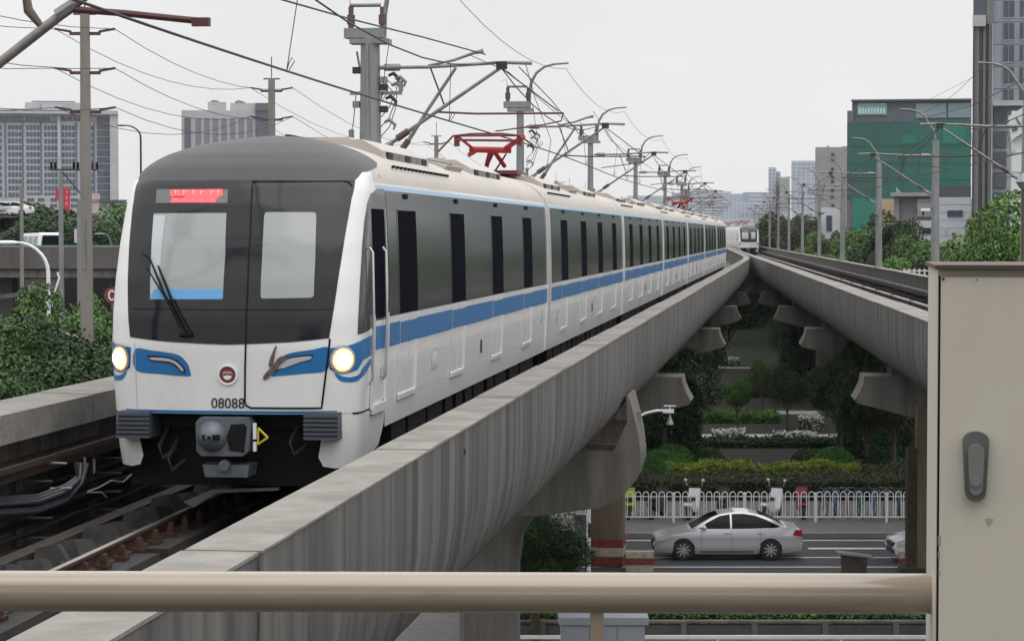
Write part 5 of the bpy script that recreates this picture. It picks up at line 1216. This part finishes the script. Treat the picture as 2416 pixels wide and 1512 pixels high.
wire('feeder_wire', 'second thin wire sagging between the two first mast joints', 'wire', [at(1105, 128, 47), at(1200, 170, 54), at(1310, 265, 63), at(1400, 330, 73)], .009)
wire('feeder_wire', 'thin curved wire falling behind the pantograph', 'wire', [at(1240, 150, 50), at(1262, 230, 56), at(1300, 330, 64), at(1290, 395, 66)], .009)
wire('feeder_wire', 'thin wire looping from the third mast down to the fourth', 'wire', [at(1400, 262, 98), at(1440, 330, 105), at(1500, 372, 118), at(1540, 398, 127)], .012)
# ------------------------------------------------------------------ city
bwall = mat('pale blue grey render', (.40, .425, .48), .85, 0, var=.12, scale=.15); bgrey = mat('pale grey render', (.40, .40, .405), .85, 0, var=.15, scale=.2)
bdark = mat('slate facade', (.10, .11, .14), .7, 0, var=.2, scale=.2); wglass = mat('distant window glass', (.07, .095, .14), .3, 0, var=.6, scale=1.3, spec=.5)
def px_b(x, Y): return (x - 1208) * Y / FPX
class Bld:
    """block whose near side wall runs along the street; local x along the facade, local y into the block"""
    def __init__(s, label, x0, x1, ytop, Y, depth, m, name='building', group=None):
        s.Y = Y; xa = x0 if (x0 + x1) / 2 > 1208 else x1; s.Xa = px_b(xa, Y); b = math.atan2(s.Xa, Y) * 1.12; s.c, s.s = math.cos(b), math.sin(b)
        s.t = thing(name, label, 'building', (s.Xa, Y, 0), -b, group); s.xm = (x0 + x1) / 2; s.d = depth
        s.X0, s.X1, s.Z = s.U(x0), s.U(x1), s.H(ytop); MB().box(s.X0, s.X1, 0, depth, 0, s.Z).build('wall', m, s.t)
    def U(s, x): k = (x - 1208) / FPX; return (k * s.Y - s.Xa) / (s.c + k * s.s)
    def H(s, y): return hpx(y, s.Y - s.U(s.xm) * s.s)
    def rect(s, name, x0, x1, y0, y1, m, pr=.2, dp=0.0): return MB().box(s.U(x0), s.U(x1), -pr, -dp - .001, s.H(y1), s.H(y0)).build(name, m, s.t)
    def grid(s, name, xs, ys, w, h, m, mull=3, fm=None, pr=.12):
        W_ = w * s.Y / FPX; H_ = h * s.Y / FPX; a = MB().box(0, W_, -.08, -.01, -H_, 0, 0)
        for k in range(mull + 1): xx = W_ * k / mull; a.box(xx - W_ * .018, xx + W_ * .018, -pr, -.085, -H_, 0, 1)
        a.box(-W_ * .02, W_ * 1.02, -pr - .02, -pr - .001, -H_ * 1.03, -H_ * .97, 1)
        me = a.mesh(name, [m, fm or bgrey])
        for y in ys:
            for x in xs: link(name, me, s.t, (s.U(x), 0, s.H(y)))
    def roofbox(s, name, x0, x1, y0, y1, m, back=3, dep=8): return MB().box(s.U(x0), s.U(x1), back, back + dep, s.H(y1), s.H(y0)).build(name, m, s.t)
# big slab block, far left
Y = 900.0
b = Bld('big white slab block with many window rows and dark vertical slots, far left', -60, 281, 264, Y, 40, bwall)
b.rect('side_pier', 261, 281, 262, 500, bgrey, 3.0)
b.rect('cornice', -60, 281, 262, 271, bgrey, 4)
xs = [-25, 22, 65, 107, 148, 191]
for x in (15, 56, 99, 182, 224): b.rect('dark_slot', x - 1.8, x + 2.2, 290, 468, bdark, .5)
for x in (140,): b.rect('pier', x - 2, x + 5, 272, 480, bwall, 2.0)
ys = [292 + i * 15.9 for i in range(12)]
b.grid('window', [x - 1 for x in xs], [297 + i * 15.8 for i in range(11)], 32, 11.4, wglass, 4)
b.grid('window', [0, 30, 62, 92, 145, 175], [276], 28, 11, wglass, 5); b.grid('glazed_bay', [231], [276 + i * 15.8 for i in range(13)], 29, 13.6, wglass, 2, bdark)
b.rect('dark_band', -60, 138, 287, 289.5, bdark, .8)
b.roofbox('plant_room', 62, 193, 242, 262, bgrey); b.roofbox('plant_room', 62, 98, 250, 262, bwall, -2, 6); b.roofbox('plant_room', 100, 150, 248, 262, bwall, -1, 5); b.rect('roof_edge', 78, 180, 240, 242.5, bdark, .5); b.roofbox('plant_room', 205, 235, 255, 263, bgrey); b.roofbox('plant_room', 28, 60, 257, 263, bwall)
# low buildings at its foot
b = Bld('low pink building with faded signs at the foot of the big block', 207, 237, 457, 600, 12, mat('faded pink render', (.45, .36, .34), .9, 0, var=.2, scale=.3)); b.rect('sign_band', 209, 235, 470, 476, mat('sign grey', (.25, .2, .2), .7), .3)
b = Bld('flat roofed low building beside the train shoulder', 234, 300, 474, 560, 12, bgrey); b.rect('canopy', 230, 300, 472, 475, bdark, 3)
b = Bld('low terrace of pale shops behind the red sign', 60, 190, 462, 640, 12, bgrey); b.grid('window', [66, 90, 120, 150, 168], [468, 482], 16, 8, wglass, 2)
# second block behind the train roof
Y = 700.0
b = Bld('pale block with vertical window strips and tanks on its roof, behind the train roof', 430, 604, 262, Y, 25, bgrey)
b.rect('slate_wing', 604, 635, 244, 400, bdark, 0.5); b.rect('window_strip_dark', 437, 452, 280, 400, bdark, .3)
for i in range(7):
    x = 464 + i * 20.2; b.rect('recess', x - 1, x + 12.5, 280, 400, mat('recess slate', (.16, .17, .20), .7), .15)
b.grid('window', [464 + i * 20.2 for i in range(7)], [280.5, 303, 326, 349], 11.5, 11, wglass, 2)
b.roofbox('stair_tower', 492, 536, 241, 264, bgrey); b.rect('tower_window', 519, 533, 248, 257, wglass, -2.5 + 0, -4) if False else None
b.roofbox('plant_room', 545, 632, 243, 264, bgrey); b.roofbox('slate_top', 606, 635, 246, 262, bdark, -1, 4)
for x, r in ((508, 1.5), (516, .9), (566, 1.4), (574, 1.0)): MB().blob((b.U(x), 6, b.H(243)), r, r, r * .75, 12, 6).build('roof_tank', bdark, b.t)
# red vertical sign
for i, (x0, x1, y0, y1, Y, lb) in enumerate(((150, 166, 444, 500, 300, 'tall red vertical sign with pale characters near the pale metal pole'), (132, 150, 446, 472, 302, 'shorter red sign left of the tall one'))):
    t = thing('red_sign', lb, 'sign', (px_b(x0, Y), Y, 0)); w = px_b(x1, Y) - px_b(x0, Y); z0, z1 = hpx(y1, Y), hpx(y0, Y)
    MB().box(0, w, 0, .3, z0, z1).build('panel', mat('sign red', (.50, .02, .05), .5), t); MB().box(w * .4, w * .5, .05, .25, 0, z0).build('post', galv, t)
    if i == 0:
        for k, ch in enumerate(('1', 'E', 'C')):
            me = text_mesh('lettering', ch, w * .62, .01, mat('sign pale', (.7, .6, .6), .5)); link('lettering', me, t, (w * .55, -.02, z1 - w * (.6 + k * .85)), (math.pi / 2, 0, 0))
t = thing('pink_banner', 'small pale pink banner by the thin steel pole', 'banner', (px_b(176, 158), 158, hpx(573, 158))); w_ = .55
MB().box(0, w_, 0, .05, 0, .95).build('panel', mat('pale pink', (.55, .40, .45), .6), t); MB().box(w_ * .55, w_ * .9, -.01, -.001, .02, .93).build('stripe', mat('magenta', (.30, .03, .12), .6), t); MB().box(w_ + .001, w_ + .05, 0, .05, -1.2, 1.0).build('post', galv, t)
t = thing('round_sign', 'round maroon sign with a white ring mark beside the train, left', 'sign', ((264 - 1208) * 75 / FPX, 75, hpx(697, 75)))
MB().cyl((0, 0, 0), .26, .05, 28, 'y').build('disc', mat('sign maroon', (.18, .03, .04), .5), t); MB().tube([(.10 * math.cos(a), -.035, .15 * math.sin(a)) for a in np.linspace(.7, 5.6, 14)], .028, 6).build('ring_mark', whitep, t); MB().box(-.02, .02, .03, .07, -(hpx(697, 75)), 0).build('post', galv, t)
# ------------------------------------------------------------------ elevated road at the left with van
ER = mat('elevated road concrete', (.115, .105, .10), .9, 0, var=.25, scale=.7, stretch=(1, 1, .2), dirt_sheen=((.06, .05, .045), .5, (1, 1, .15), .5, .75))
t = thing('elevated_road', 'grey elevated road crossing behind the trees at the left', 'bridge'); Y = 150.0
z1 = hpx(583, Y); z2 = hpx(634, Y); z3 = hpx(655, Y)
for i in range(6):
    x0 = -60 + i * 7.6; MB().box(x0 + .02, x0 + 7.58, Y, Y + .25, z2, z1).build('parapet', ER, t)
MB().box(-60, -14.4, Y + .26, Y + 9, z2 - .1, z2 + .35).build('deck', ER, t); MB().box(-60, -14.4, Y + .3, Y + 1.4, z3, z2 - .001).box(-60, -14.4, Y + 6, Y + 7, z3, z2 - .101).build('edge_beam', concrete_pale, t); MB().box(-60, -14.4, Y + 8.6, Y + 8.9, z2 + .36, z1).build('far_parapet', ER, t)
MB().box(-60, -14.4, Y + 1.5, Y + 5.9, z3 + .2, z2 - .11).build('soffit', ER, t)
for x in (-46, -34.0, -26.0, -18): MB().box(x - .7, x + .7, Y + 2.5, Y + 4.2, 0, z3 + .19).build('pier', ER, t)
MB().box(-60, -14.4, Y + .02, Y + .1, z1 + .001, z1 + .12).build('green_rail', mat('green rail', (.12, .25, .20), .6), t)
MB().box(-32.0, -29.6, Y + .45, Y + .9, z3 - .9, z3 - .01).prism([(-34.6, z3 - 1.5), (-29.6, z3 - .95), (-29.6, z3 - .7), (-34.6, z3 - 1.2)], Y + .2, Y + .44).build('drain_beam', ER, t)
hut = thing('shop_wall', 'dark shop front wall in the shade below the elevated road', 'wall'); MB().box(-60, -14.4, 163, 164, 0, z3 + .1).build('wall_face', mat('dark shop wall', (.02, .018, .02), .9, 0, var=.3), hut)  # near-black backing sheet; darkness under the road is put into its colour
structure('embankment', MB().add([(-120, 170, 0), (40, 170, 0), (40, 300, 7), (-120, 300, 7), (-120, 300, 0), (40, 300, 0)], [(0, 1, 2, 3), (0, 3, 4), (1, 5, 2), (3, 2, 5, 4), (0, 4, 5, 1)]), mat('embankment grass', (.035, .06, .02), .95, 0, var=.5, scale=.5))
def van(label, X, Y, Z, rz):
    t = thing('van', label, 'van', (X, Y, Z), rz)
    body = [(-2.2, .3), (-2.25, .9), (-2.1, 1.15), (-1.75, 1.85), (-1.6, 1.95), (1.9, 2.0), (2.1, 1.9), (2.25, 1.1), (2.25, .35)]
    wf = lambda x, z: .85 - .16 * max(0, (z - 1.0) / 1.0) ** 2
    pillow('body', body, wf, carwhite, t, .2)
    for sd in (-1, 1):
        fn = lambda x, z, off, sd=sd: (Vector((x, sd * (wf(x, z) + off), z)), Vector((0, sd, 0)))
        for a_, b_ in ((-1.55, -.5), (-.4, .75), (.85, 1.9)): patch('side_window', [(a_, 1.2), (b_, 1.2), (b_ - .02, 1.78), (a_ + .12, 1.78)], .01, mat('grey van glass', (.16, .17, .18), .2), t, .3, .3, fn=fn)
        for x in (-1.4, 1.4): MB().cyl((x, sd * .78, .32), .32, .2, 20, 'y').build('wheel', tyre, t)
    MB().prism([(-.66, 1.15), (.66, 1.15), (.56, 1.82), (-.56, 1.82)], 0, .03, 0, Matrix.Translation((2.27, 0, 0)) @ Matrix.Rotation(math.pi / 2, 4, 'Z')).build('rear_window', carglass, t)
    MB().prism([(-.66, 1.15), (.66, 1.15), (.58, 1.72), (-.58, 1.72)], 0, .03, 0, Matrix.Translation((-2.0, 0, .05)) @ Matrix.Rotation(math.pi / 2, 4, 'Z') @ Matrix.Rotation(R(-22), 4, 'X')).build('windscreen', carglass, t)
    return t
van('white van with grey windows driving on the elevated road', px_b(98, 153.5), 153.5, z2 + .36, R(-62))
for i, (x, lb) in enumerate(((-4, 'white parked car at the left edge, in front of the big block'), (24, 'white parked car just right of the one at the left edge'))):
    o = sedan(lb, (px_b(x, 236) - 2.2, 236, hpx(510, 236)), 0, carwhite, 'cars parked at the far left') 
structure('parking_deck', MB().box(px_b(-160, 236), px_b(48, 236), 234, 250, hpx(514, 236), hpx(511, 236)), ER)
# ------------------------------------------------------------------ right hand buildings
net = mat('green scaffold netting', (.018, .125, .095), .35, 0, var=.25, scale=.06, stretch=(1, 1, .7), col2=(.022, .088, .078), lo=.42, hi=.58, dirt_sheen=((.03, .10, .09), .09, (1, 1, .6), .58, .64))
net2 = mat('brighter green netting', (.016, .175, .13), .7, 0, var=.2, scale=.2)
Y = 330.0
b = Bld('building wrapped in green scaffold netting with a dark glass top storey', 2008, 2289, 238, Y, 30, mat('grey blue glazed storey', (.10, .12, .145), .35, 0, var=.1, scale=.1))
b.rect('netting', 1997, 2288, 288, 470, net, .8); b.rect('netting', 2010, 2130, 468, 640, net2, .9)
b.rect('netting', 2080, 2108, 345, 372, net2, .95) if False else None
b.rect('roof_edge', 2006, 2289, 236, 240, bdark, .9); b.rect('corner_column', 1997, 2012, 262, 640, mat('grey corner column', (.14, .14, .145), .8, var=.2), .7)
b.rect('window_with_lettering', 2021, 2090, 244, 272, mat('pale teal window', (.22, .36, .38), .4), .3)
for i in range(9): b.rect('lettering', 2024 + i * 7.1, 2028.5 + i * 7.1, 255 + (i % 3), 269, mat('lettering teal', (.5, .66, .66), .5), .38)
for x0, x1 in ((2158, 2230), (2234, 2287)): b.rect('glass_panel', x0, x1, 246, 280, mat('top storey glass', (.20, .27, .30), .15), .3)
for x in (2130, 2060, 2230): b.rect('net_seam', x - .4, x + .4, 290, 468, mat('seam green', (.015, .10, .08), .8), .86)
for y in (345, 386, 425): b.rect('net_seam', 1998, 2287, y, y + 1.0, MATS['seam green'], .87)
b.rect('bright_patch', 2222, 2275, 298, 340, net2, .88); b.rect('bright_patch', 2125, 2160, 320, 340, net2, .88)
b.rect('dark_storey', 2205, 2289, 440, 468, mat('blue black storey', (.05, .055, .07), .5), 1.0)
b = Bld('peach plaster strip building between netting and grey ledge building', 2078, 2110, 470, 300, 12, mat('peach plaster', (.50, .38, .27), .9, var=.05))
Y = 280.0
b = Bld('grey rendered building with a jutting ledge, behind the thick right mast', 2108, 2206, 462, Y, 20, mat('warm grey render', (.33, .315, .31), .9, 0, var=.15, scale=.3))
b.rect('ledge', 2101, 2206, 455, 464, bgrey, 2.0); b.rect('window', 2161, 2185, 493, 504, wglass, .2); b.rect('pilaster', 2113, 2121, 466, 640, bgrey, .4)
b.rect('chimney', 2112, 2122, 440, 456, bgrey, -1, -3) if False else MB().prism([(b.U(2112), b.H(456)), (b.U(2126), b.H(456)), (b.U(2113), b.H(440))], 1, 3).build('roof_fin', bgrey, b.t)
Y = 262.0
wst = mat('white siding', (.60, .62, .66), .7, 0, var=.06); b = Bld('white building with horizontal siding and small dark windows, left of the tower', 2163, 2291, 470, Y, 15, mat('siding joint dark', (.18, .185, .20), .9))
for i in range(10):
    y0 = 466 + i * 18.3; x0 = 2206 if i < 3 else (2161 if i < 5 else 2170 + (i - 5) * 5); b.rect('siding_panel', x0, 2290, y0, y0 + 17.3, wst, .3)
b.rect('white_wall', 2163, 2206, 480, 512, MATS['warm grey render'], .32); b.rect('window', 2234, 2270, 497, 512, wglass, .45); b.rect('window', 2176, 2200, 538, 552, mat('dark opening', (.02, .02, .02), .8), .45)
me = text_mesh('lettering', 'I F A P', 1.35, .02, mat('letter grey', (.55, .56, .58), .6)); link('lettering', me, b.t, (b.U(2247), -.5, b.H(549)), (math.pi / 2, 0, 0))
# tower
Y = 245.0; tw = mat('blue grey stone tower', (.31, .345, .40), .6, 0, var=.1, scale=.4); twd = mat('dark tower glass', (.06, .075, .095), .2); tst = mat('grey metal strip', (.16, .16, .165), .5, .3); tst2 = mat('dark metal strip', (.055, .055, .06), .5, .3)
b = Bld('tall grey office tower with vertical strips and paired windows, upper right', 2292, 2520, -420, Y, 35, tw, 'tower')
for x0, x1, m_, pr in ((2292, 2296, tst2, 1.2), (2296, 2307, tst, .9), (2308, 2315, tst2, .7), (2316, 2322, tst, .8), (2323, 2328, tst2, .6), (2329, 2337, tst, .9), (2337, 2339, bgrey, 1.3)): b.rect('vertical_strip', x0, x1, 60, 700, m_, pr)
b.rect('top_strip', 2292, 2322, -400, 40, twd, .9); b.rect('sloped_trim', 2291, 2322, 40, 66, bgrey, 1.5); b.rect('vertical_strip', 2323, 2339, -400, 60, tst, .9)
b.grid('window', [2362], [5 + i * 52 for i in range(-4, 5)], 26, 40, twd, 2, tw, .2); b.grid('window', [2400, 2440], [5 + i * 52 for i in range(-4, 5)], 32, 40, twd, 3, tw, .2)
b.rect('ledge', 2340, 2420, 240, 252, bgrey, 1.5)
for i in range(6): b.rect('window', 2343, 2372, 262 + i * 48, 300 + i * 48, twd, .3)
for y in range(-3, 12): b.rect('joint', 2340, 2420, 52 * y + 2 - .4, 52 * y + 2 + .4, tst2, .05)
Y = 150.0
b = Bld('white curved hall with outlined lettering at the right edge', 2384, 2600, 262, Y, 20, mat('white cladding', (.60, .63, .62), .6, 0, var=.04), 'hall')
MB().prism([(b.U(2376), b.H(276)), (b.U(2430), b.H(242)), (b.U(2430), b.H(300)), (b.U(2384), b.H(332))], -.4, -.1).build('name_board', MATS['white cladding'], b.t)
for i, ch in enumerate(('a', 'l', 'e')):
    me = text_mesh('lettering', ch, .95, .03, mat('dark outline', (.05, .05, .05), .6)); link('lettering', me, b.t, (b.U(2388 + i * 14), -.45, b.H(300 - i * 9)), (math.pi / 2, R(-30), 0))
for i in range(4): b.rect('cladding_seam', 2386, 2420, 360 + i * 45, 361 + i * 45, bgrey, .05)
# further buildings
Y = 430.0
b = Bld('plain grey windowless block with a narrow window column, left of the netted building', 1922, 1999, 348, Y, 25, mat('flat grey render', (.27, .27, .275), .9, 0, var=.1, scale=.2)); b.grid('window', [1959], [362, 374, 396, 414, 425, 446, 462, 486], 8, 8, wglass, 1)
b.roofbox('roof_pipe', 1948, 1955, 343, 349, bgrey); b.roofbox('stair_head', 1985, 1997, 345, 349, bdark)
b = Bld('small white house with one tall window below the plain grey block', 1936, 1992, 490, 300, 12, mat('white plaster', (.56, .57, .58), .85, var=.05)); b.rect('window', 1949, 1962, 509, 545, wglass, .15); b.rect('side_strip', 1983, 1992, 484, 556, bgrey, .3)
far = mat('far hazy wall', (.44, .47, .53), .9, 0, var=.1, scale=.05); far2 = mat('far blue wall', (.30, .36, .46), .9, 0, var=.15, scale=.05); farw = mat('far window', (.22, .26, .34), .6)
def farb(label, x0, x1, yt, Y, m, cols=0, rows=0, mw=farw, step=None):
    b = Bld(label, x0, x1, yt, Y, 30, m, group='hazy far buildings')
    if rows:
        w = (x1 - x0) / cols
        b.grid('window', [x0 + w * (i + .22) for i in range(cols)], [yt + 5 + j * (step or 8) for j in range(rows)], w * .56, (step or 8) * .5, mw, 2, m)
    return b
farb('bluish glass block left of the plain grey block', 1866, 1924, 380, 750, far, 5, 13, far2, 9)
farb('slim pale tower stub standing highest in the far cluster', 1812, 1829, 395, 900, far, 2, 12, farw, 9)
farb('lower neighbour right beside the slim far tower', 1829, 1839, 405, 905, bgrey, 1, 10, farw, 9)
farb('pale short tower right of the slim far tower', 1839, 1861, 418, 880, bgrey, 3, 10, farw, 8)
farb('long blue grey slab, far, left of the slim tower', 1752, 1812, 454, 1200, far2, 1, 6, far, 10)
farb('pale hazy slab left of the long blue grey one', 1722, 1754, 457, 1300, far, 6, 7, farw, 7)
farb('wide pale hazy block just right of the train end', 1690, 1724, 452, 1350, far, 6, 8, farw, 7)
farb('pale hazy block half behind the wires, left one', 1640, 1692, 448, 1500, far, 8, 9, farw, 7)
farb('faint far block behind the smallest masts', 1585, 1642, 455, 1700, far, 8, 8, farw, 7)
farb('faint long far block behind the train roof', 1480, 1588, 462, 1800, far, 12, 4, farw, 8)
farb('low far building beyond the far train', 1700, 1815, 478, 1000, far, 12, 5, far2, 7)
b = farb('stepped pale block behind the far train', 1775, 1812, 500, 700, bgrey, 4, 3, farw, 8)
# low roofs and white street railing beyond the right viaduct
t = thing('street_railing', 'pale street railing seen over the right parapet, below the bushes', 'railing', (23.6, 126, 0), R(-4))
me = MB().box(-.04, .04, -.04, .04, 0, 1.1).mesh('post', whitep); zr = hpx(634, 126) - 1.1
for i in range(34): link('post', me, t, (-2 + i * .28, 0, zr))
MB().box(-2, 7.5, -.03, .03, zr + .95, zr + 1.02).build('top_rail', whitep, t); structure('raised_verge', MB().box(22.5, 60, 127, 165, 0, zr), mat('verge green', (.04, .055, .02), .95, var=.4))
HAZE = .00008
# ------------------------------------------------------------------ far train
far_train = None
y0 = 318.0; c, d, nn = frame(XR, y0)
far_train = thing('metro_train', 'small far white metro train facing the camera at the end of the right track', 'train', (c.x, c.y, RAIL), -math.atan2(d.x, d.y))
lc = next(o for o in train.children if o.name.startswith('lead_car')); cc = next(o for o in train.children if o.name.startswith('carriage'))
cl = copy_tree(lc, None, far_train)
for o in list(cl.children):
    if o.name.split('.')[0] in ('emblem', 'brown_graphic', 'fleet_number', 'wiper', 'window_shelf', 'coupler_tag', 'yellow_handle', 'display_text', 'headlight', 'headlight_rim', 'blue_wing', 'headlight_surround', 'surround_shadow_line', 'blue_sill', 'blue_stripe', 'destination_display', 'vent_slot'): bpy.data.objects.remove(o)
for o in cl.children:
    if o.name.split('.')[0] in ('blue_wing', 'headlight_surround', 'surround_shadow_line'): pass
s_ = 0; pos = Vector((0, 19.5, 0)); ang = 0.0
for i in range(4):
    k = copy_tree(cc, None, far_train); [bpy.data.objects.remove(q) for q in list(k.children) if q.name.startswith('blue_stripe')]; ang += .028; k.location = pos - Vector((-math.sin(ang), math.cos(ang), 0)) * 0 ; k.rotation_euler = (0, 0, ang)
    pos = pos + Vector((-math.sin(ang), math.cos(ang), 0)) * 19.5
# ------------------------------------------------------------------ platform, handrail and cabinet in front
structure('platform', MB().box(-2.6, 4.6, -12, 4.35, EYE - 2.2, EYE - 1.60), mat('dark platform paving', (.05, .045, .04), .9, 0, var=.3))
structure('platform_legs', MB().box(-1, 0, -4, -3, 0, EYE - 2.21).box(1.5, 2.5, 1.5, 2.5, 0, EYE - 2.21), concrete_pale)
structure('platform_canopy', MB().box(-2.8, 5.2, -12, .5, EYE + 2.5, EYE + 2.7), mat('canopy soffit', (.35, .35, .34), .8))
for x_ in (-2.2, 4.4): structure('canopy_column', MB().box(x_ - .12, x_ + .12, -2.6, -2.36, EYE - 1.6, EYE + 2.5), galv)
beige = mat('beige handrail paint', (.31, .255, .19), .2, 0, var=.16, scale=3, stretch=(.12, 14, 14), coat=.5, dirt_sheen=((.26, .20, .14), 4, (.6, 6, 6), .60, .72))  # lengthwise streaks paint the pipe's two-tone metallic sheen into the colour
t = thing('handrail', 'thick beige handrail pipe on a square post across the bottom of the picture', 'handrail')
a_ = at(-60, 1392, 4.0); b_ = at(2205, 1399, 4.0)
MB().tube([a_ + Vector((-1.5, 0, 0)), a_, b_, b_ + Vector((.0, 0, 0))], .0355, 40).build('top_pipe', beige, t, 60)
p_ = at(1408, 1392, 4.0); MB().box(p_.x - .0115, p_.x + .0115, 3.985, 4.02, EYE - 1.6, p_.z - .01).build('post', beige, t)
MB().box(p_.x - .55, p_.x + .55, 3.99, 4.01, EYE - 1.40, EYE - 1.36).build('lower_bar', beige, t)
for x in (-1.2,): MB().box(x - .0115, x + .0115, 3.985, 4.02, EYE - 1.6, p_.z - .01).build('post', beige, t)
cabm = mat('cream cabinet paint', (.56, .525, .45), .45, 0, var=.06, scale=1.5, dirt_sheen=((.52, .45, .36), 1.3, (2, 2, .4), .52, .72))
t = thing('electrical_cabinet', 'cream metal equipment cabinet with a grey oval handle, right foreground', 'cabinet')
X0c, Y0c = px_b(2213, 3.8), 3.8; bt = math.atan2(px_b(2190, 1.0), 1.0) - math.atan2(.0, 1); bt = math.atan2(px_b(2190, 4.25) - X0c, .45)
cc_, sc_ = math.cos(bt), math.sin(bt); t.location = (X0c, Y0c, EYE - 1.6); t.rotation_euler = (0, 0, -bt)
def cu(x): k = (x - 1208) / FPX; return (k * Y0c - X0c) / (cc_ + k * sc_)
def cz(y, x=2213): return 1.6 - (y - 552) * (Y0c - cu(x) * sc_) / FPX
zt = cz(636); B_ = cz(640)
MB().box(0, .85, 0, .45, 0, zt).build('body', cabm, t)
MB().box(-.006, .86, -.03, .46, zt + .001, zt + .008).build('top_lid', mat('brown lid edge', (.07, .045, .035), .6), t)
MB().box(.0045, .84, -.022, -.001, .06, zt - .012).build('door', cabm, t)
MB().box(.0012, .0042, -.006, -.0005, .05, zt - .010).build('door_gap', black, t)
hx = cu(2303); hz = cz(1097, 2303); hm_ = mat('grey cast handle', (.13, .13, .13), .45, .2, var=.15, scale=20)
def oval(w, h, wt=None):
    wt = wt or w; P_ = []
    for k in range(12): a = math.pi * k / 11; P_.append((hx + wt * math.cos(a), hz + (h - wt * .75) + wt * .75 * math.sin(a)))
    for k in range(12): a = math.pi + math.pi * k / 11; P_.append((hx + w * math.cos(a), hz - (h - w) + w * math.sin(a)))
    return P_
MB().prism(oval(.0175, .058, .0215), -.034, -.0225).build('handle_plate', hm_, t, 30)
MB().prism([(hx + (a_ - hx) * .62, hz - .004 + (b_ - hz) * .72) for a_, b_ in oval(.0175, .058, .0215)], -.046, -.0345).build('handle_lever', mat('grey lever', (.19, .19, .18), .4, .2), t, 30)
MB().cyl((hx - .001, -.048, hz - .022), .0085, .005, 20, 'y').build('lock', galv, t)
MB().cyl((cu(2224), -.023, cz(657)), .0022, .003, 8, 'y').build('screw', black, t); MB().cyl((cu(2303), -.023, cz(659)), .0012, .003, 8, 'y').build('screw', black, t)
MB().prism([(cu(2328), cz(1218)), (cu(2346), cz(1218)), (cu(2336), cz(1236))], -.0235, -.0222).build('sticker', mat('worn sticker', (.36, .31, .25), .6), t)

for (x, y, w, h) in ((2216, 1262, 6, 22), (2216, 1300, 5, 14), (2217, 1345, 5, 10)):
    MB().box(cu(x), cu(x + w), -.0232, -.0222, cz(y + h), cz(y)).build('rust_chip', mat('rust chip', (.30, .22, .14), .8), t)
# ------------------------------------------------------------------ damp city air
hz_ = MB().box(-2520, 2520, -320, 4520, -1.6, 72.0).build('haze', None, None, 0); hz_.data.materials.clear()
hm = bpy.data.materials.new('haze air'); hm.use_nodes = True; ht = hm.node_tree; ht.nodes.clear()
pv = ht.nodes.new('ShaderNodeVolumePrincipled'); pv.inputs['Color'].default_value = (.95, .97, 1, 1); pv.inputs['Density'].default_value = HAZE; pv.inputs['Anisotropy'].default_value = .2
ho = ht.nodes.new('ShaderNodeOutputMaterial'); ht.links.new(pv.outputs[0], ho.inputs['Volume']); hz_.data.materials.append(hm); hz_['kind'] = 'stuff'; hz_['label'] = 'thin pale haze over the whole city'
